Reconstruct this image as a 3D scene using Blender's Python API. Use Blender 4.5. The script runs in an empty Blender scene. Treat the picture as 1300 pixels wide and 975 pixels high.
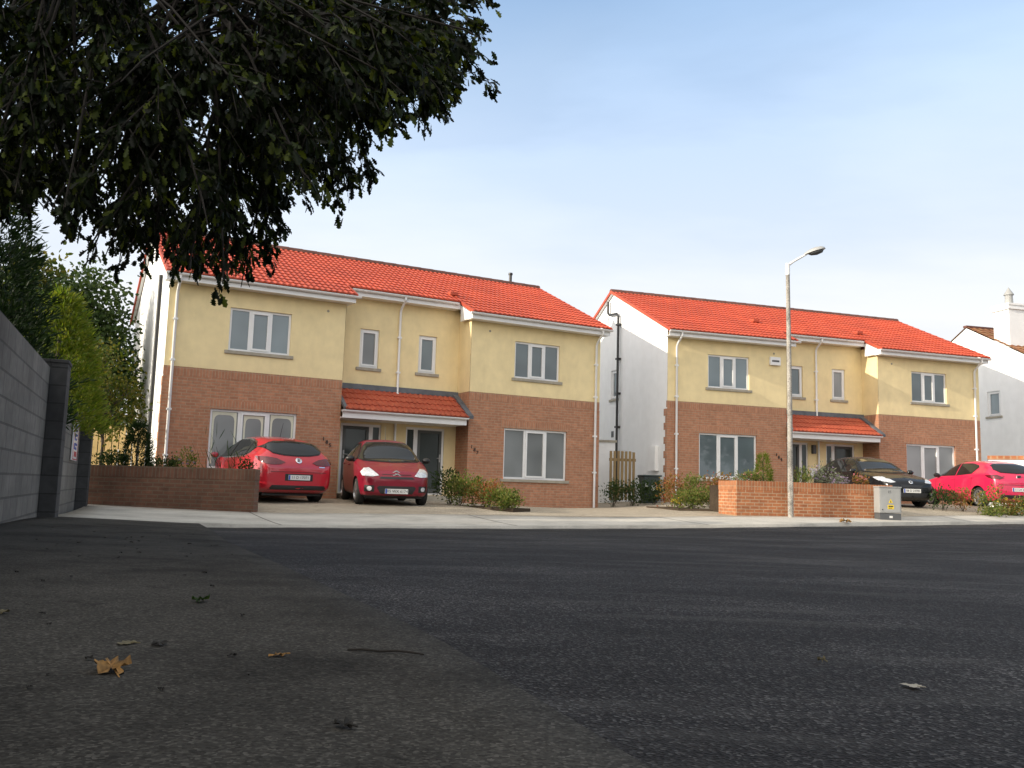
import bpy, bmesh, math, random
import numpy as np
from mathutils import Vector, Matrix
from mathutils.bvhtree import BVHTree
random.seed(7); rng = np.random.default_rng(7)
D = bpy.data; SC = bpy.context.scene; COL = SC.collection
PI = math.pi

# ------------------------------------------------------------------ materials
def nodes_of(m):
    m.use_nodes = True
    nt = m.node_tree
    return nt, nt.nodes, nt.links, nt.nodes['Principled BSDF']

def ramp(N, stops):
    r = N.new('ShaderNodeValToRGB')
    while len(r.color_ramp.elements) < len(stops): r.color_ramp.elements.new(.5)
    for e, (p, c) in zip(r.color_ramp.elements, stops):
        e.position = p; e.color = (*c, 1) if len(c) == 3 else c
    return r

def mat(name, col, rough=.6, var=.12, scale=6, bump=0, bscale=60, metal=0, spec=None, dirt=0, coat=0):
    m = D.materials.new(name); nt, N, L, p = nodes_of(m)
    tc = N.new('ShaderNodeTexCoord')
    n = N.new('ShaderNodeTexNoise'); n.inputs['Scale'].default_value = scale; n.inputs['Detail'].default_value = 6
    L.new(tc.outputs['Object'], n.inputs['Vector'])
    lo = [max(0, c * (1 - var)) for c in col]; hi = [min(1, c * (1 + var)) for c in col]
    r = ramp(N, [(.3, lo), (.7, hi)])
    L.new(n.outputs['Fac'], r.inputs['Fac'])
    out = r.outputs['Color']
    if dirt:
        n3 = N.new('ShaderNodeTexNoise'); n3.inputs['Scale'].default_value = 1.3; n3.inputs['Detail'].default_value = 8; n3.inputs['Roughness'].default_value = .7
        mp = N.new('ShaderNodeMapping'); mp.inputs['Scale'].default_value = (1, 1, .35)
        L.new(tc.outputs['Object'], mp.inputs['Vector']); L.new(mp.outputs['Vector'], n3.inputs['Vector'])
        r3 = ramp(N, [(.45, (1, 1, 1)), (.8, (1 - dirt, 1 - dirt * 1.02, 1 - dirt * 1.1))])
        L.new(n3.outputs['Fac'], r3.inputs['Fac'])
        mx = N.new('ShaderNodeMixRGB'); mx.blend_type = 'MULTIPLY'; mx.inputs[0].default_value = 1
        L.new(out, mx.inputs[1]); L.new(r3.outputs['Color'], mx.inputs[2]); out = mx.outputs[0]
    L.new(out, p.inputs['Base Color'])
    p.inputs['Roughness'].default_value = rough; p.inputs['Metallic'].default_value = metal
    if spec is not None: p.inputs['Specular IOR Level'].default_value = spec
    if coat: p.inputs['Coat Weight'].default_value = coat; p.inputs['Coat Roughness'].default_value = .04
    if bump:
        n2 = N.new('ShaderNodeTexNoise'); n2.inputs['Scale'].default_value = bscale; n2.inputs['Detail'].default_value = 4
        L.new(tc.outputs['Object'], n2.inputs['Vector'])
        b = N.new('ShaderNodeBump'); b.inputs['Strength'].default_value = bump; b.inputs['Distance'].default_value = .01
        L.new(n2.outputs['Fac'], b.inputs['Height']); L.new(b.outputs['Normal'], p.inputs['Normal'])
    return m

def brick_mat(name, c1, c2, mortar, vertical=False, stain=.13, bw=.225, rh=.075, ms=.010):
    m = D.materials.new(name); nt, N, L, p = nodes_of(m)
    tc = N.new('ShaderNodeTexCoord'); sp = N.new('ShaderNodeSeparateXYZ'); L.new(tc.outputs['Object'], sp.inputs[0])
    ad = N.new('ShaderNodeMath'); ad.operation = 'ADD'; L.new(sp.outputs['X'], ad.inputs[0]); L.new(sp.outputs['Y'], ad.inputs[1])
    cb = N.new('ShaderNodeCombineXYZ')
    if vertical:
        L.new(sp.outputs['Z'], cb.inputs[0]); L.new(ad.outputs[0], cb.inputs[1])
    else:
        L.new(ad.outputs[0], cb.inputs[0]); L.new(sp.outputs['Z'], cb.inputs[1])
    b = N.new('ShaderNodeTexBrick'); L.new(cb.outputs[0], b.inputs['Vector'])
    b.inputs['Scale'].default_value = 1; b.inputs['Brick Width'].default_value = bw; b.inputs['Row Height'].default_value = rh
    b.inputs['Mortar Size'].default_value = ms; b.inputs['Mortar Smooth'].default_value = .2; b.inputs['Bias'].default_value = 0
    if vertical: b.offset = 0
    b.inputs['Color1'].default_value = (*c1, 1); b.inputs['Color2'].default_value = (*c2, 1); b.inputs['Mortar'].default_value = (*mortar, 1)
    n = N.new('ShaderNodeTexNoise'); n.inputs['Scale'].default_value = 1.1; n.inputs['Detail'].default_value = 7; n.inputs['Roughness'].default_value = .65
    L.new(tc.outputs['Object'], n.inputs['Vector'])
    r = ramp(N, [(.3, (1 - stain, 1 - stain, 1 - stain)), (.7, (1 + stain * .5,) * 3)]); L.new(n.outputs['Fac'], r.inputs['Fac'])
    mx = N.new('ShaderNodeMixRGB'); mx.blend_type = 'MULTIPLY'; mx.inputs[0].default_value = 1
    L.new(b.outputs['Color'], mx.inputs[1]); L.new(r.outputs['Color'], mx.inputs[2])
    n4 = N.new('ShaderNodeTexNoise'); n4.inputs['Scale'].default_value = 9; n4.inputs['Detail'].default_value = 2
    L.new(tc.outputs['Object'], n4.inputs['Vector'])
    r4 = ramp(N, [(.35, (.9, .89, .88)), (.65, (1.08, 1.07, 1.06))]); L.new(n4.outputs['Fac'], r4.inputs['Fac'])
    m2 = N.new('ShaderNodeMixRGB'); m2.blend_type = 'MULTIPLY'; m2.inputs[0].default_value = 1
    L.new(mx.outputs[0], m2.inputs[1]); L.new(r4.outputs['Color'], m2.inputs[2])
    L.new(m2.outputs[0], p.inputs['Base Color']); p.inputs['Roughness'].default_value = .85
    bp = N.new('ShaderNodeBump'); bp.inputs['Strength'].default_value = .5; bp.inputs['Distance'].default_value = .006; bp.invert = True
    L.new(b.outputs['Fac'], bp.inputs['Height']); L.new(bp.outputs['Normal'], p.inputs['Normal'])
    return m

def leaf_mat(name, cols, trans=.35, rough=.5):
    m = D.materials.new(name); nt, N, L, p = nodes_of(m)
    g = N.new('ShaderNodeNewGeometry')
    st = [(i / max(1, len(cols) - 1), c) for i, c in enumerate(cols)]
    r = ramp(N, st); L.new(g.outputs['Random Per Island'], r.inputs['Fac'])
    L.new(r.outputs['Color'], p.inputs['Base Color']); p.inputs['Roughness'].default_value = rough
    p.inputs['Specular IOR Level'].default_value = .16
    t = N.new('ShaderNodeBsdfTranslucent')
    hs = N.new('ShaderNodeHueSaturation'); hs.inputs['Value'].default_value = 1.6; hs.inputs['Saturation'].default_value = 1.15; hs.inputs['Hue'].default_value = .485
    L.new(r.outputs['Color'], hs.inputs['Color']); L.new(hs.outputs['Color'], t.inputs['Color'])
    mx = N.new('ShaderNodeMixShader'); mx.inputs[0].default_value = trans
    L.new(p.outputs[0], mx.inputs[1]); L.new(t.outputs[0], mx.inputs[2])
    L.new(mx.outputs[0], N['Material Output'].inputs['Surface'])
    return m

def asphalt_mat():
    m = D.materials.new('asphalt'); nt, N, L, p = nodes_of(m)
    tc = N.new('ShaderNodeTexCoord'); O = tc.outputs['Object']
    v = N.new('ShaderNodeTexVoronoi'); v.inputs['Scale'].default_value = 125; L.new(O, v.inputs['Vector'])
    hsep = N.new('ShaderNodeSeparateColor'); L.new(v.outputs['Color'], hsep.inputs[0])
    r = ramp(N, [(0, (.003, .003, .0033)), (.5, (.0125, .0122, .013)), (.82, (.032, .031, .032)), (1, (.10, .098, .095))]); L.new(hsep.outputs[0], r.inputs['Fac'])
    n = N.new('ShaderNodeTexNoise'); n.inputs['Scale'].default_value = .55; n.inputs['Detail'].default_value = 9; n.inputs['Roughness'].default_value = .68
    mp = N.new('ShaderNodeMapping'); mp.inputs['Scale'].default_value = (.7, 1.2, 1); mp.inputs['Rotation'].default_value = (0, 0, .4); L.new(O, mp.inputs['Vector']); L.new(mp.outputs[0], n.inputs['Vector'])
    r2 = ramp(N, [(.36, (.5, .5, .51)), (.5, (.95, .95, .97)), (.64, (2.0, 1.98, 1.96))]); L.new(n.outputs['Fac'], r2.inputs['Fac'])
    mx = N.new('ShaderNodeMixRGB'); mx.blend_type = 'MULTIPLY'; mx.inputs[0].default_value = 1
    L.new(r.outputs['Color'], mx.inputs[1]); L.new(r2.outputs['Color'], mx.inputs[2])
    # dusty wheel-worn streaks
    n5 = N.new('ShaderNodeTexNoise'); n5.inputs['Scale'].default_value = 2.3; n5.inputs['Detail'].default_value = 6
    mp5 = N.new('ShaderNodeMapping'); mp5.inputs['Scale'].default_value = (.25, 1.6, 1); mp5.inputs['Rotation'].default_value = (0, 0, -.35); L.new(O, mp5.inputs['Vector']); L.new(mp5.outputs[0], n5.inputs['Vector'])
    r5 = ramp(N, [(.52, (0, 0, 0)), (.75, (.5, .5, .5))]); L.new(n5.outputs['Fac'], r5.inputs['Fac'])
    m5 = N.new('ShaderNodeMixRGB'); L.new(r5.outputs['Color'], m5.inputs[0]); L.new(mx.outputs[0], m5.inputs[1]); m5.inputs[2].default_value = (.075, .073, .07, 1)
    L.new(m5.outputs[0], p.inputs['Base Color']); p.inputs['Roughness'].default_value = .8; p.inputs['Specular IOR Level'].default_value = .2
    b = N.new('ShaderNodeBump'); b.inputs['Strength'].default_value = .8; b.inputs['Distance'].default_value = .006
    n2 = N.new('ShaderNodeTexNoise'); n2.inputs['Scale'].default_value = 60; n2.inputs['Detail'].default_value = 4; L.new(O, n2.inputs['Vector'])
    a2 = N.new('ShaderNodeMath'); a2.operation = 'ADD'; L.new(v.outputs['Distance'], a2.inputs[0]); L.new(n2.outputs['Fac'], a2.inputs[1])
    L.new(a2.outputs[0], b.inputs['Height']); L.new(b.outputs['Normal'], p.inputs['Normal'])
    return m

def concrete_mat(name, col, stain=.4, speck=.25, bump=.5):
    m = D.materials.new(name); nt, N, L, p = nodes_of(m)
    tc = N.new('ShaderNodeTexCoord'); O = tc.outputs['Object']
    n = N.new('ShaderNodeTexNoise'); n.inputs['Scale'].default_value = 1.1; n.inputs['Detail'].default_value = 10; n.inputs['Roughness'].default_value = .7; L.new(O, n.inputs['Vector'])
    a = [c * (1 - stain) for c in col]; c_ = [c * (1 + stain * .7) for c in col]
    r = ramp(N, [(.33, a), (.5, col), (.68, c_)]); L.new(n.outputs['Fac'], r.inputs['Fac'])
    v = N.new('ShaderNodeTexVoronoi'); v.inputs['Scale'].default_value = 160; L.new(O, v.inputs['Vector'])
    hs = N.new('ShaderNodeSeparateColor'); L.new(v.outputs['Color'], hs.inputs[0])
    r2 = ramp(N, [(0, (1 - speck,) * 3), (.8, (1 + speck * .4,) * 3), (1, (1 + speck * 2.2,) * 3)]); L.new(hs.outputs[0], r2.inputs['Fac'])
    mx = N.new('ShaderNodeMixRGB'); mx.blend_type = 'MULTIPLY'; mx.inputs[0].default_value = 1
    L.new(r.outputs['Color'], mx.inputs[1]); L.new(r2.outputs['Color'], mx.inputs[2])
    n3 = N.new('ShaderNodeTexNoise'); n3.inputs['Scale'].default_value = 5; n3.inputs['Detail'].default_value = 8; n3.inputs['Roughness'].default_value = .75; L.new(O, n3.inputs['Vector'])
    r3 = ramp(N, [(.58, (1, 1, 1)), (.7, (1 - stain * .9,) * 3)]); L.new(n3.outputs['Fac'], r3.inputs['Fac'])
    m3 = N.new('ShaderNodeMixRGB'); m3.blend_type = 'MULTIPLY'; m3.inputs[0].default_value = 1; L.new(mx.outputs[0], m3.inputs[1]); L.new(r3.outputs['Color'], m3.inputs[2])
    L.new(m3.outputs[0], p.inputs['Base Color']); p.inputs['Roughness'].default_value = .95; p.inputs['Specular IOR Level'].default_value = .12
    n2 = N.new('ShaderNodeTexNoise'); n2.inputs['Scale'].default_value = 120; n2.inputs['Detail'].default_value = 5; L.new(O, n2.inputs['Vector'])
    b = N.new('ShaderNodeBump'); b.inputs['Strength'].default_value = bump; b.inputs['Distance'].default_value = .004
    L.new(n2.outputs['Fac'], b.inputs['Height']); L.new(b.outputs['Normal'], p.inputs['Normal'])
    return m

def block_mat():
    m = brick_mat('concrete_block', (.21, .20, .18), (.168, .16, .146), (.105, .10, .092), stain=.4, bw=.45, rh=.225, ms=.012)
    return m

def glass_mat(name, base, rough=.03, spec=.75):
    m = D.materials.new(name); nt, N, L, p = nodes_of(m)
    tc = N.new('ShaderNodeTexCoord'); n = N.new('ShaderNodeTexNoise'); n.inputs['Scale'].default_value = .9; n.inputs['Detail'].default_value = 1
    L.new(tc.outputs['Object'], n.inputs['Vector'])
    r = ramp(N, [(.3, [c * .75 for c in base]), (.7, [c * 1.2 for c in base])]); L.new(n.outputs['Fac'], r.inputs['Fac'])
    L.new(r.outputs['Color'], p.inputs['Base Color'])
    p.inputs['Roughness'].default_value = rough; p.inputs['Specular IOR Level'].default_value = spec; p.inputs['IOR'].default_value = 1.5
    b = N.new('ShaderNodeBump'); b.inputs['Strength'].default_value = .04; b.inputs['Distance'].default_value = .02
    L.new(n.outputs['Fac'], b.inputs['Height']); L.new(b.outputs['Normal'], p.inputs['Normal'])
    return m

def tile_mat(name, c1, c2, c3):
    m = D.materials.new(name); nt, N, L, p = nodes_of(m)
    tc = N.new('ShaderNodeTexCoord')
    b = N.new('ShaderNodeTexNoise'); b.inputs['Scale'].default_value = 4.5; b.inputs['Detail'].default_value = 3
    L.new(tc.outputs['Object'], b.inputs['Vector'])
    r = ramp(N, [(.3, c1), (.55, c2), (.75, c3)]); L.new(b.outputs['Fac'], r.inputs['Fac'])
    n = N.new('ShaderNodeTexNoise'); n.inputs['Scale'].default_value = .8; n.inputs['Detail'].default_value = 6; L.new(tc.outputs['Object'], n.inputs['Vector'])
    r2 = ramp(N, [(.35, (.86, .86, .86)), (.65, (1.08, 1.08, 1.08))]); L.new(n.outputs['Fac'], r2.inputs['Fac'])
    mx = N.new('ShaderNodeMixRGB'); mx.blend_type = 'MULTIPLY'; mx.inputs[0].default_value = 1
    L.new(r.outputs['Color'], mx.inputs[1]); L.new(r2.outputs['Color'], mx.inputs[2])
    L.new(mx.outputs[0], p.inputs['Base Color']); p.inputs['Roughness'].default_value = .6
    return m

def wood_mat(name, c1, c2):
    m = D.materials.new(name); nt, N, L, p = nodes_of(m)
    tc = N.new('ShaderNodeTexCoord'); mp = N.new('ShaderNodeMapping'); mp.inputs['Scale'].default_value = (14, 14, 1.2)
    L.new(tc.outputs['Object'], mp.inputs[0])
    n = N.new('ShaderNodeTexNoise'); n.inputs['Scale'].default_value = 1.4; n.inputs['Detail'].default_value = 5; L.new(mp.outputs[0], n.inputs['Vector'])
    r = ramp(N, [(.3, c1), (.7, c2)]); L.new(n.outputs['Fac'], r.inputs['Fac']); L.new(r.outputs['Color'], p.inputs['Base Color']); p.inputs['Roughness'].default_value = .75
    return m

M = {}
M['yellow'] = mat('yellow_render', (.82, .675, .385), .9, .06, 3, .25, 180, dirt=.14)
M['white_render'] = mat('white_render', (.83, .83, .83), .9, .03, 3, .2, 150, dirt=.08)
M['brick'] = brick_mat('house_brick', (.46, .214, .122), (.365, .166, .096), (.385, .25, .165))
M['soldier'] = brick_mat('soldier_brick', (.46, .214, .122), (.365, .166, .096), (.385, .25, .165), vertical=True)
M['shadebrick'] = brick_mat('shaded_garden_brick', (.20, .093, .058), (.148, .072, .046), (.165, .12, .085), stain=.35)  # shade on the left planter put into a darker brick colour
M['shadecoping'] = brick_mat('shaded_coping_brick', (.20, .093, .058), (.148, .072, .046), (.165, .12, .085), vertical=True, stain=.35)
M['wallbrick'] = brick_mat('garden_brick', (.44, .17, .07), (.33, .118, .05), (.44, .29, .18), stain=.3, ms=.011)
M['coping'] = brick_mat('coping_brick', (.44, .17, .07), (.33, .118, .05), (.40, .25, .15), vertical=True, stain=.3)
M['tile'] = tile_mat('red_tile', (.42, .056, .024), (.47, .070, .028), (.50, .090, .036))
M['porchtile'] = tile_mat('weathered_red_tile', (.33, .06, .03), (.40, .075, .035), (.44, .11, .05))
M['oldtile'] = tile_mat('mossy_tile', (.22, .08, .04), (.28, .13, .05), (.20, .15, .05))
M['upvc'] = mat('white_upvc', (.78, .78, .78), .35, .03, 5)
M['lead'] = mat('lead_flashing', (.10, .11, .125), .6, .25, 4)
M['black'] = mat('black_plastic', (.015, .015, .016), .45, .2)
M['ridge'] = mat('ridge_tile', (.13, .055, .04), .8, .3, 5)
M['sill'] = mat('concrete_sill', (.34, .31, .25), .9, .15, 8)
M['painted_reflection'] = mat('cream_reflection_paint', (.66, .65, .52), .8, .1, 3)
M['glass'] = glass_mat('window_glass', (.17, .22, .245))
M['glass2'] = glass_mat('darker_window_glass', (.125, .16, .175))  # darker glass variant, for variety between the windows
M['blind2'] = glass_mat('pale_blind_glass', (.25, .262, .265), .08, .5)
M['blind'] = glass_mat('blind_glass', (.185, .20, .205), .08, .5)
M['doorglass'] = glass_mat('door_glass', (.045, .055, .052), .12, .4)
M['doorleaf'] = mat('grey_door', (.075, .082, .078), .45, .05)
M['asphalt'] = asphalt_mat()
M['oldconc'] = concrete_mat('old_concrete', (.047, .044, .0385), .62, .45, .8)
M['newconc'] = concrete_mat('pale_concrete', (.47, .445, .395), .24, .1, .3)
M['gravel'] = concrete_mat('gravel', (.36, .31, .24), .2, .5, 1.0)
M['soil'] = concrete_mat('soil', (.06, .045, .032), .4, .4, 1.0)
M['field'] = concrete_mat('grass_ground', (.06, .085, .03), .4, .4, 1.0)
M['block'] = block_mat()
M['pier'] = brick_mat('pier_block', (.065, .065, .066), (.05, .05, .051), (.035, .035, .035), stain=.4, bw=.45, rh=.225, ms=.010)
M['fence'] = wood_mat('new_timber', (.52, .36, .15), (.66, .48, .22))
M['gate'] = wood_mat('weathered_timber', (.20, .13, .055), (.32, .22, .10))
M['bark'] = mat('bark', (.055, .042, .03), .9, .4, 9, .8, 30)
M['oak'] = leaf_mat('oak_leaf', [(.004, .006, .0025), (.006, .009, .003), (.008, .013, .004), (.010, .017, .005), (.020, .034, .008), (.10, .125, .018)], .26)  # last, brighter leaf colour stands in for sunlit leaves
M['dark_leaf'] = leaf_mat('dark_leaf', [(.018, .035, .012), (.03, .055, .016), (.055, .085, .02)], .3)
M['yellow_leaf'] = leaf_mat('yellowing_leaf', [(.03, .055, .012), (.07, .095, .018), (.13, .115, .025), (.05, .075, .016)], .4)
M['conifer'] = leaf_mat('conifer_spray', [(.010, .022, .008), (.016, .033, .010), (.032, .058, .016)], .25)
M['bright_conifer'] = leaf_mat('lime_or_sunlit_conifer_spray', [(.08, .13, .02), (.13, .18, .03), (.18, .19, .04)], .45)
M['shrub'] = leaf_mat('shrub_leaf', [(.06, .10, .025), (.10, .15, .03), (.17, .19, .05), (.20, .17, .06)], .35)
M['red_shrub'] = leaf_mat('reddish_shrub_leaf', [(.10, .12, .03), (.25, .12, .04), (.16, .15, .04), (.35, .10, .05)], .35)
M['grey_leaf'] = leaf_mat('grey_green_leaf', [(.12, .15, .09), (.17, .20, .12), (.22, .22, .17)], .3)
M['lilac'] = leaf_mat('lilac_flower', [(.28, .21, .30), (.38, .30, .40), (.22, .16, .24)], .3)
M['pink'] = leaf_mat('pink_flower', [(.55, .16, .20), (.65, .30, .28), (.6, .4, .34)], .3)
M['yellow_flower'] = leaf_mat('yellow_flower', [(.6, .45, .05), (.65, .5, .1)], .3)
M['steel'] = mat('galvanised_steel', (.42, .42, .41), .55, .1, 10, metal=.3)
M['mottle'] = concrete_mat('mottled_post', (.33, .31, .28), .7, .5, .5)
M['cab'] = mat('grey_cabinet_paint', (.33, .335, .33), .6, .08, 4, dirt=.2)
M['cabdark'] = mat('dark_grey_plinth', (.085, .09, .095), .7, .1)
M['sign_yellow'] = mat('sign_yellow', (.75, .55, .05), .5, .03)
M['sign_blue'] = mat('sign_blue', (.04, .09, .42), .5, .03)
M['sign_red'] = mat('sign_red', (.55, .05, .06), .5, .03)
M['bin'] = mat('dark_green_plastic', (.03, .045, .045), .5, .1)
M['carA'] = mat('bright_red_paint', (.47, .016, .030), .28, .02, 2, coat=1)
M['carC'] = mat('deep_red_paint', (.20, .007, .022), .3, .03, 2, spec=.35, coat=.35)
M['carI'] = mat('pinkish_red_paint', (.60, .015, .074), .28, .02, 2, coat=1)
M['carM'] = mat('black_paint', (.007, .0075, .009), .22, .05, 2, spec=.35, coat=.2)
M['carglass'] = glass_mat('car_glass', (.012, .014, .015), .02)
M['tyre'] = mat('tyre_rubber', (.018, .018, .018), .85, .2)
M['rim'] = mat('silver_alloy', (.42, .42, .43), .3, .05, metal=.8)
M['chrome'] = mat('chrome', (.75, .75, .76), .15, .02, metal=1)
M['lamp_clear'] = mat('headlamp_lens', (.55, .57, .6), .12, .25, 22, coat=1)
M['lamp_red'] = mat('tail_lens', (.10, .005, .010), .12, .25, 20, coat=1)
M['plate'] = mat('number_plate_white', (.68, .68, .66), .5, .02)
M['dead_leaf'] = mat('dead_leaf', (.22, .115, .03), .8, .6, 60)
M['pale_leaf'] = mat('pale_leaf', (.12, .10, .05), .7, .4, 30)
M['dark_bit'] = mat('dark_litter', (.016, .014, .011), .9, .3, 30)
M['twig'] = mat('twig_bark', (.022, .018, .014), .9, .3, 30)

# ------------------------------------------------------------------ objects
def link(name, me, m=None, parent=None):
    o = D.objects.new(name, me); COL.objects.link(o)
    if m is not None:
        me.materials.append(M[m] if isinstance(m, str) else m)
    if parent is not None: o.parent = parent
    return o
def tag(o, label=None, cat=None, group=None, kind=None):
    if label: o['label'] = label
    if cat: o['category'] = cat
    if group: o['group'] = group
    if kind: o['kind'] = kind
    return o
def thing(name, label, cat, loc=(0, 0, 0), rz=0, group=None):
    o = D.objects.new(name, None); COL.objects.link(o); o.empty_display_size = .2
    o.location = loc; o.rotation_euler = (0, 0, rz)
    return tag(o, label, cat, group)
def copy_tree(o, parent=None):
    c = o.copy(); COL.objects.link(c)
    if parent is not None: c.parent = parent
    for ch in list(o.children): copy_tree(ch, c)
    return c

class MB:
    """collects vertices and faces for one mesh"""
    def __init__(s): s.v = []; s.f = []; s.mi = []
    def face(s, pts, mi=0):
        i = len(s.v); s.v += [tuple(p) for p in pts]; s.f.append(tuple(range(i, i + len(pts)))); s.mi.append(mi)
    def box(s, x0, x1, y0, y1, z0, z1, mtx=None):
        P = [(x0, y0, z0), (x1, y0, z0), (x1, y1, z0), (x0, y1, z0), (x0, y0, z1), (x1, y0, z1), (x1, y1, z1), (x0, y1, z1)]
        if mtx is not None: P = [tuple(mtx @ Vector(p)) for p in P]
        i = len(s.v); s.v += P
        for f in ((0, 3, 2, 1), (4, 5, 6, 7), (0, 1, 5, 4), (1, 2, 6, 5), (2, 3, 7, 6), (3, 0, 4, 7)):
            s.f.append(tuple(i + k for k in f)); s.mi.append(0)
    def tube(s, pts, r, n=8, cap=True):
        pts = [Vector(p) for p in pts]
        rs = r if isinstance(r, (list, tuple)) else [r] * len(pts)
        rings = []; prev = None
        for k, p in enumerate(pts):
            d = (pts[min(k + 1, len(pts) - 1)] - pts[max(k - 1, 0)]).normalized()
            if prev is None:
                a = d.orthogonal().normalized()
            else:
                a = (prev - d * prev.dot(d)); a = a.normalized() if a.length > 1e-6 else d.orthogonal().normalized()
            prev = a; b = d.cross(a)
            i = len(s.v)
            for j in range(n):
                t = 2 * PI * j / n; s.v.append(tuple(p + (a * math.cos(t) + b * math.sin(t)) * rs[k]))
            rings.append(i)
        for q in range(len(rings) - 1):
            for j in range(n):
                j2 = (j + 1) % n
                s.f.append((rings[q] + j, rings[q] + j2, rings[q + 1] + j2, rings[q + 1] + j)); s.mi.append(0)
        if cap:
            s.f.append(tuple(rings[0] + j for j in reversed(range(n)))); s.mi.append(0)
            s.f.append(tuple(rings[-1] + j for j in range(n))); s.mi.append(0)
    def lathe(s, prof, n=24, axis='z', c=(0, 0, 0)):
        i = len(s.v)
        for (r, z) in prof:
            for j in range(n):
                t = 2 * PI * j / n
                p = (r * math.cos(t), r * math.sin(t), z)
                if axis == 'y': p = (p[0], p[2], p[1])
                if axis == 'x': p = (p[2], p[0], p[1])
                s.v.append((p[0] + c[0], p[1] + c[1], p[2] + c[2]))
        for q in range(len(prof) - 1):
            for j in range(n):
                j2 = (j + 1) % n
                s.f.append((i + q * n + j, i + q * n + j2, i + (q + 1) * n + j2, i + (q + 1) * n + j)); s.mi.append(0)
    def build(s, name, m, parent=None, smooth=False, bevel=0):
        me = D.meshes.new(name); me.from_pydata(s.v, [], s.f)
        ms = m if isinstance(m, (list, tuple)) else [m]
        for q in ms: me.materials.append(M[q])
        if len(ms) > 1: me.polygons.foreach_set('material_index', s.mi)
        bm = bmesh.new(); bm.from_mesh(me); bmesh.ops.remove_doubles(bm, verts=bm.verts, dist=1e-5)
        bmesh.ops.recalc_face_normals(bm, faces=bm.faces)
        if bevel:
            bmesh.ops.bevel(bm, geom=[e for e in bm.edges if len(e.link_faces) == 2 and e.calc_face_angle(0) > .5], offset=bevel, segments=2, affect='EDGES', profile=.6)
        bm.to_mesh(me); bm.free()
        if smooth:
            me.polygons.foreach_set('use_smooth', [True] * len(me.polygons))
            try: me.set_sharp_from_angle(angle=math.radians(40))
            except Exception: pass
        me.update()
        o = D.objects.new(name, me); COL.objects.link(o)
        if parent is not None: o.parent = parent
        return o

def np_mesh(name, V, F, smooth=False):
    V = np.asarray(V, np.float32); F = np.asarray(F, np.int32)
    me = D.meshes.new(name); k = F.shape[1]
    me.vertices.add(len(V)); me.vertices.foreach_set('co', V.ravel())
    me.loops.add(F.size); me.loops.foreach_set('vertex_index', F.ravel())
    me.polygons.add(len(F)); me.polygons.foreach_set('loop_start', np.arange(0, F.size, k, dtype=np.int32))
    me.update(calc_edges=True); me.validate()
    if smooth: me.polygons.foreach_set('use_smooth', [True] * len(me.polygons))
    return me

def text_mesh(name, txt, size, m, parent, loc, rot, align='CENTER', ext=0.0):
    cu = D.curves.new(name, 'FONT'); cu.body = txt; cu.size = size; cu.align_x = align; cu.align_y = 'CENTER'; cu.extrude = ext
    cu.resolution_u = 2
    t = D.objects.new(name + '_tmp', cu); COL.objects.link(t)
    dg = bpy.context.evaluated_depsgraph_get(); me = D.meshes.new_from_object(t.evaluated_get(dg))
    D.objects.remove(t); D.curves.remove(cu)
    me.materials.clear(); me.materials.append(M[m])
    o = D.objects.new(name, me); COL.objects.link(o); o.parent = parent; o.location = loc; o.rotation_euler = rot
    return o

# ------------------------------------------------------------------ terrain
def tps(pts, lam=.02):
    P = np.array(pts, float); n = len(P)
    r = np.hypot(P[:, None, 0] - P[None, :, 0], P[:, None, 1] - P[None, :, 1])
    K = np.where(r > 0, r * r * np.log(r + 1e-12), 0) + lam * np.eye(n) * 10
    A = np.zeros((n + 3, n + 3)); A[:n, :n] = K; A[:n, n] = 1; A[:n, n + 1:] = P[:, :2]; A[n, :n] = 1; A[n + 1:, :n] = P[:, :2].T
    w = np.linalg.solve(A, np.r_[P[:, 2], 0, 0, 0])
    def f(x, y):
        x = np.asarray(x, float); y = np.asarray(y, float)
        rr = np.hypot(x[..., None] - P[:, 0], y[..., None] - P[:, 1])
        return (np.where(rr > 0, rr * rr * np.log(rr + 1e-12), 0) @ w[:n]) + w[n] + w[n + 1] * x + w[n + 2] * y
    return f
KERB = [(1.35, -2.2), (.75, -.3), (.22, 1.31), (-.2, 2.53), (-.93, 4.2), (-2.34, 7.5), (-4.5, 13.0)]
FRONT = [(-4.5, 13.0), (1.69, 16.8), (5.74, 18.4), (13.1, 23.0), (20, 27.6), (34, 36.5)]
BACK = [(-8.15, 17.3), (-4.7, 16.95), (1.83, 19.2), (5.25, 20.4), (9.2, 21.85), (14.5, 25.2), (21, 29.4), (34, 38.2)]
WALL = [(-.1, -4.2), (-1.6, -.2), (-4.44, 7.65), (-5.65, 11.0), (-8.1, 17.0), (-8.4, 17.8)]
PC = [(1.35, -2.2, .07), (.22, 1.31, .05), (-.2, 2.53, .03), (-.93, 4.2, .01), (-2.34, 7.5, -.06), (-4.5, 13, -.175), (1.69, 16.8, -.19), (5.74, 18.4, -.11), (13.1, 23, -.016), (20, 27.6, .1),
      (-1.6, -.2, .07), (-4.44, 7.65, 0), (-5.65, 11, -.06), (-8.1, 17, -.09), (-4.85, 17, -.13), (1.83, 19.2, -.10), (5.25, 20.5, -.01), (9.15, 22, .04), (14.5, 25.2, .16), (21, 29.4, .28),
      (-3.4, 20, 0), (-1.85, 20.3, .01), (-4.3, 23.5, .08), (-8.39, 21.08, .04), (2.6, 27.1, -.03), (-2.5, 24.2, .08), (4.96, 28, .2), (17, 31.8, .28), (11, 25, .25), (14.5, 26.5, .32), (9.8, 29, .27), (0, 40, .1), (20, 45, .3), (-14, 30, 0), (34, 38, .5)]
PZ = tps(PC, .004)
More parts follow.
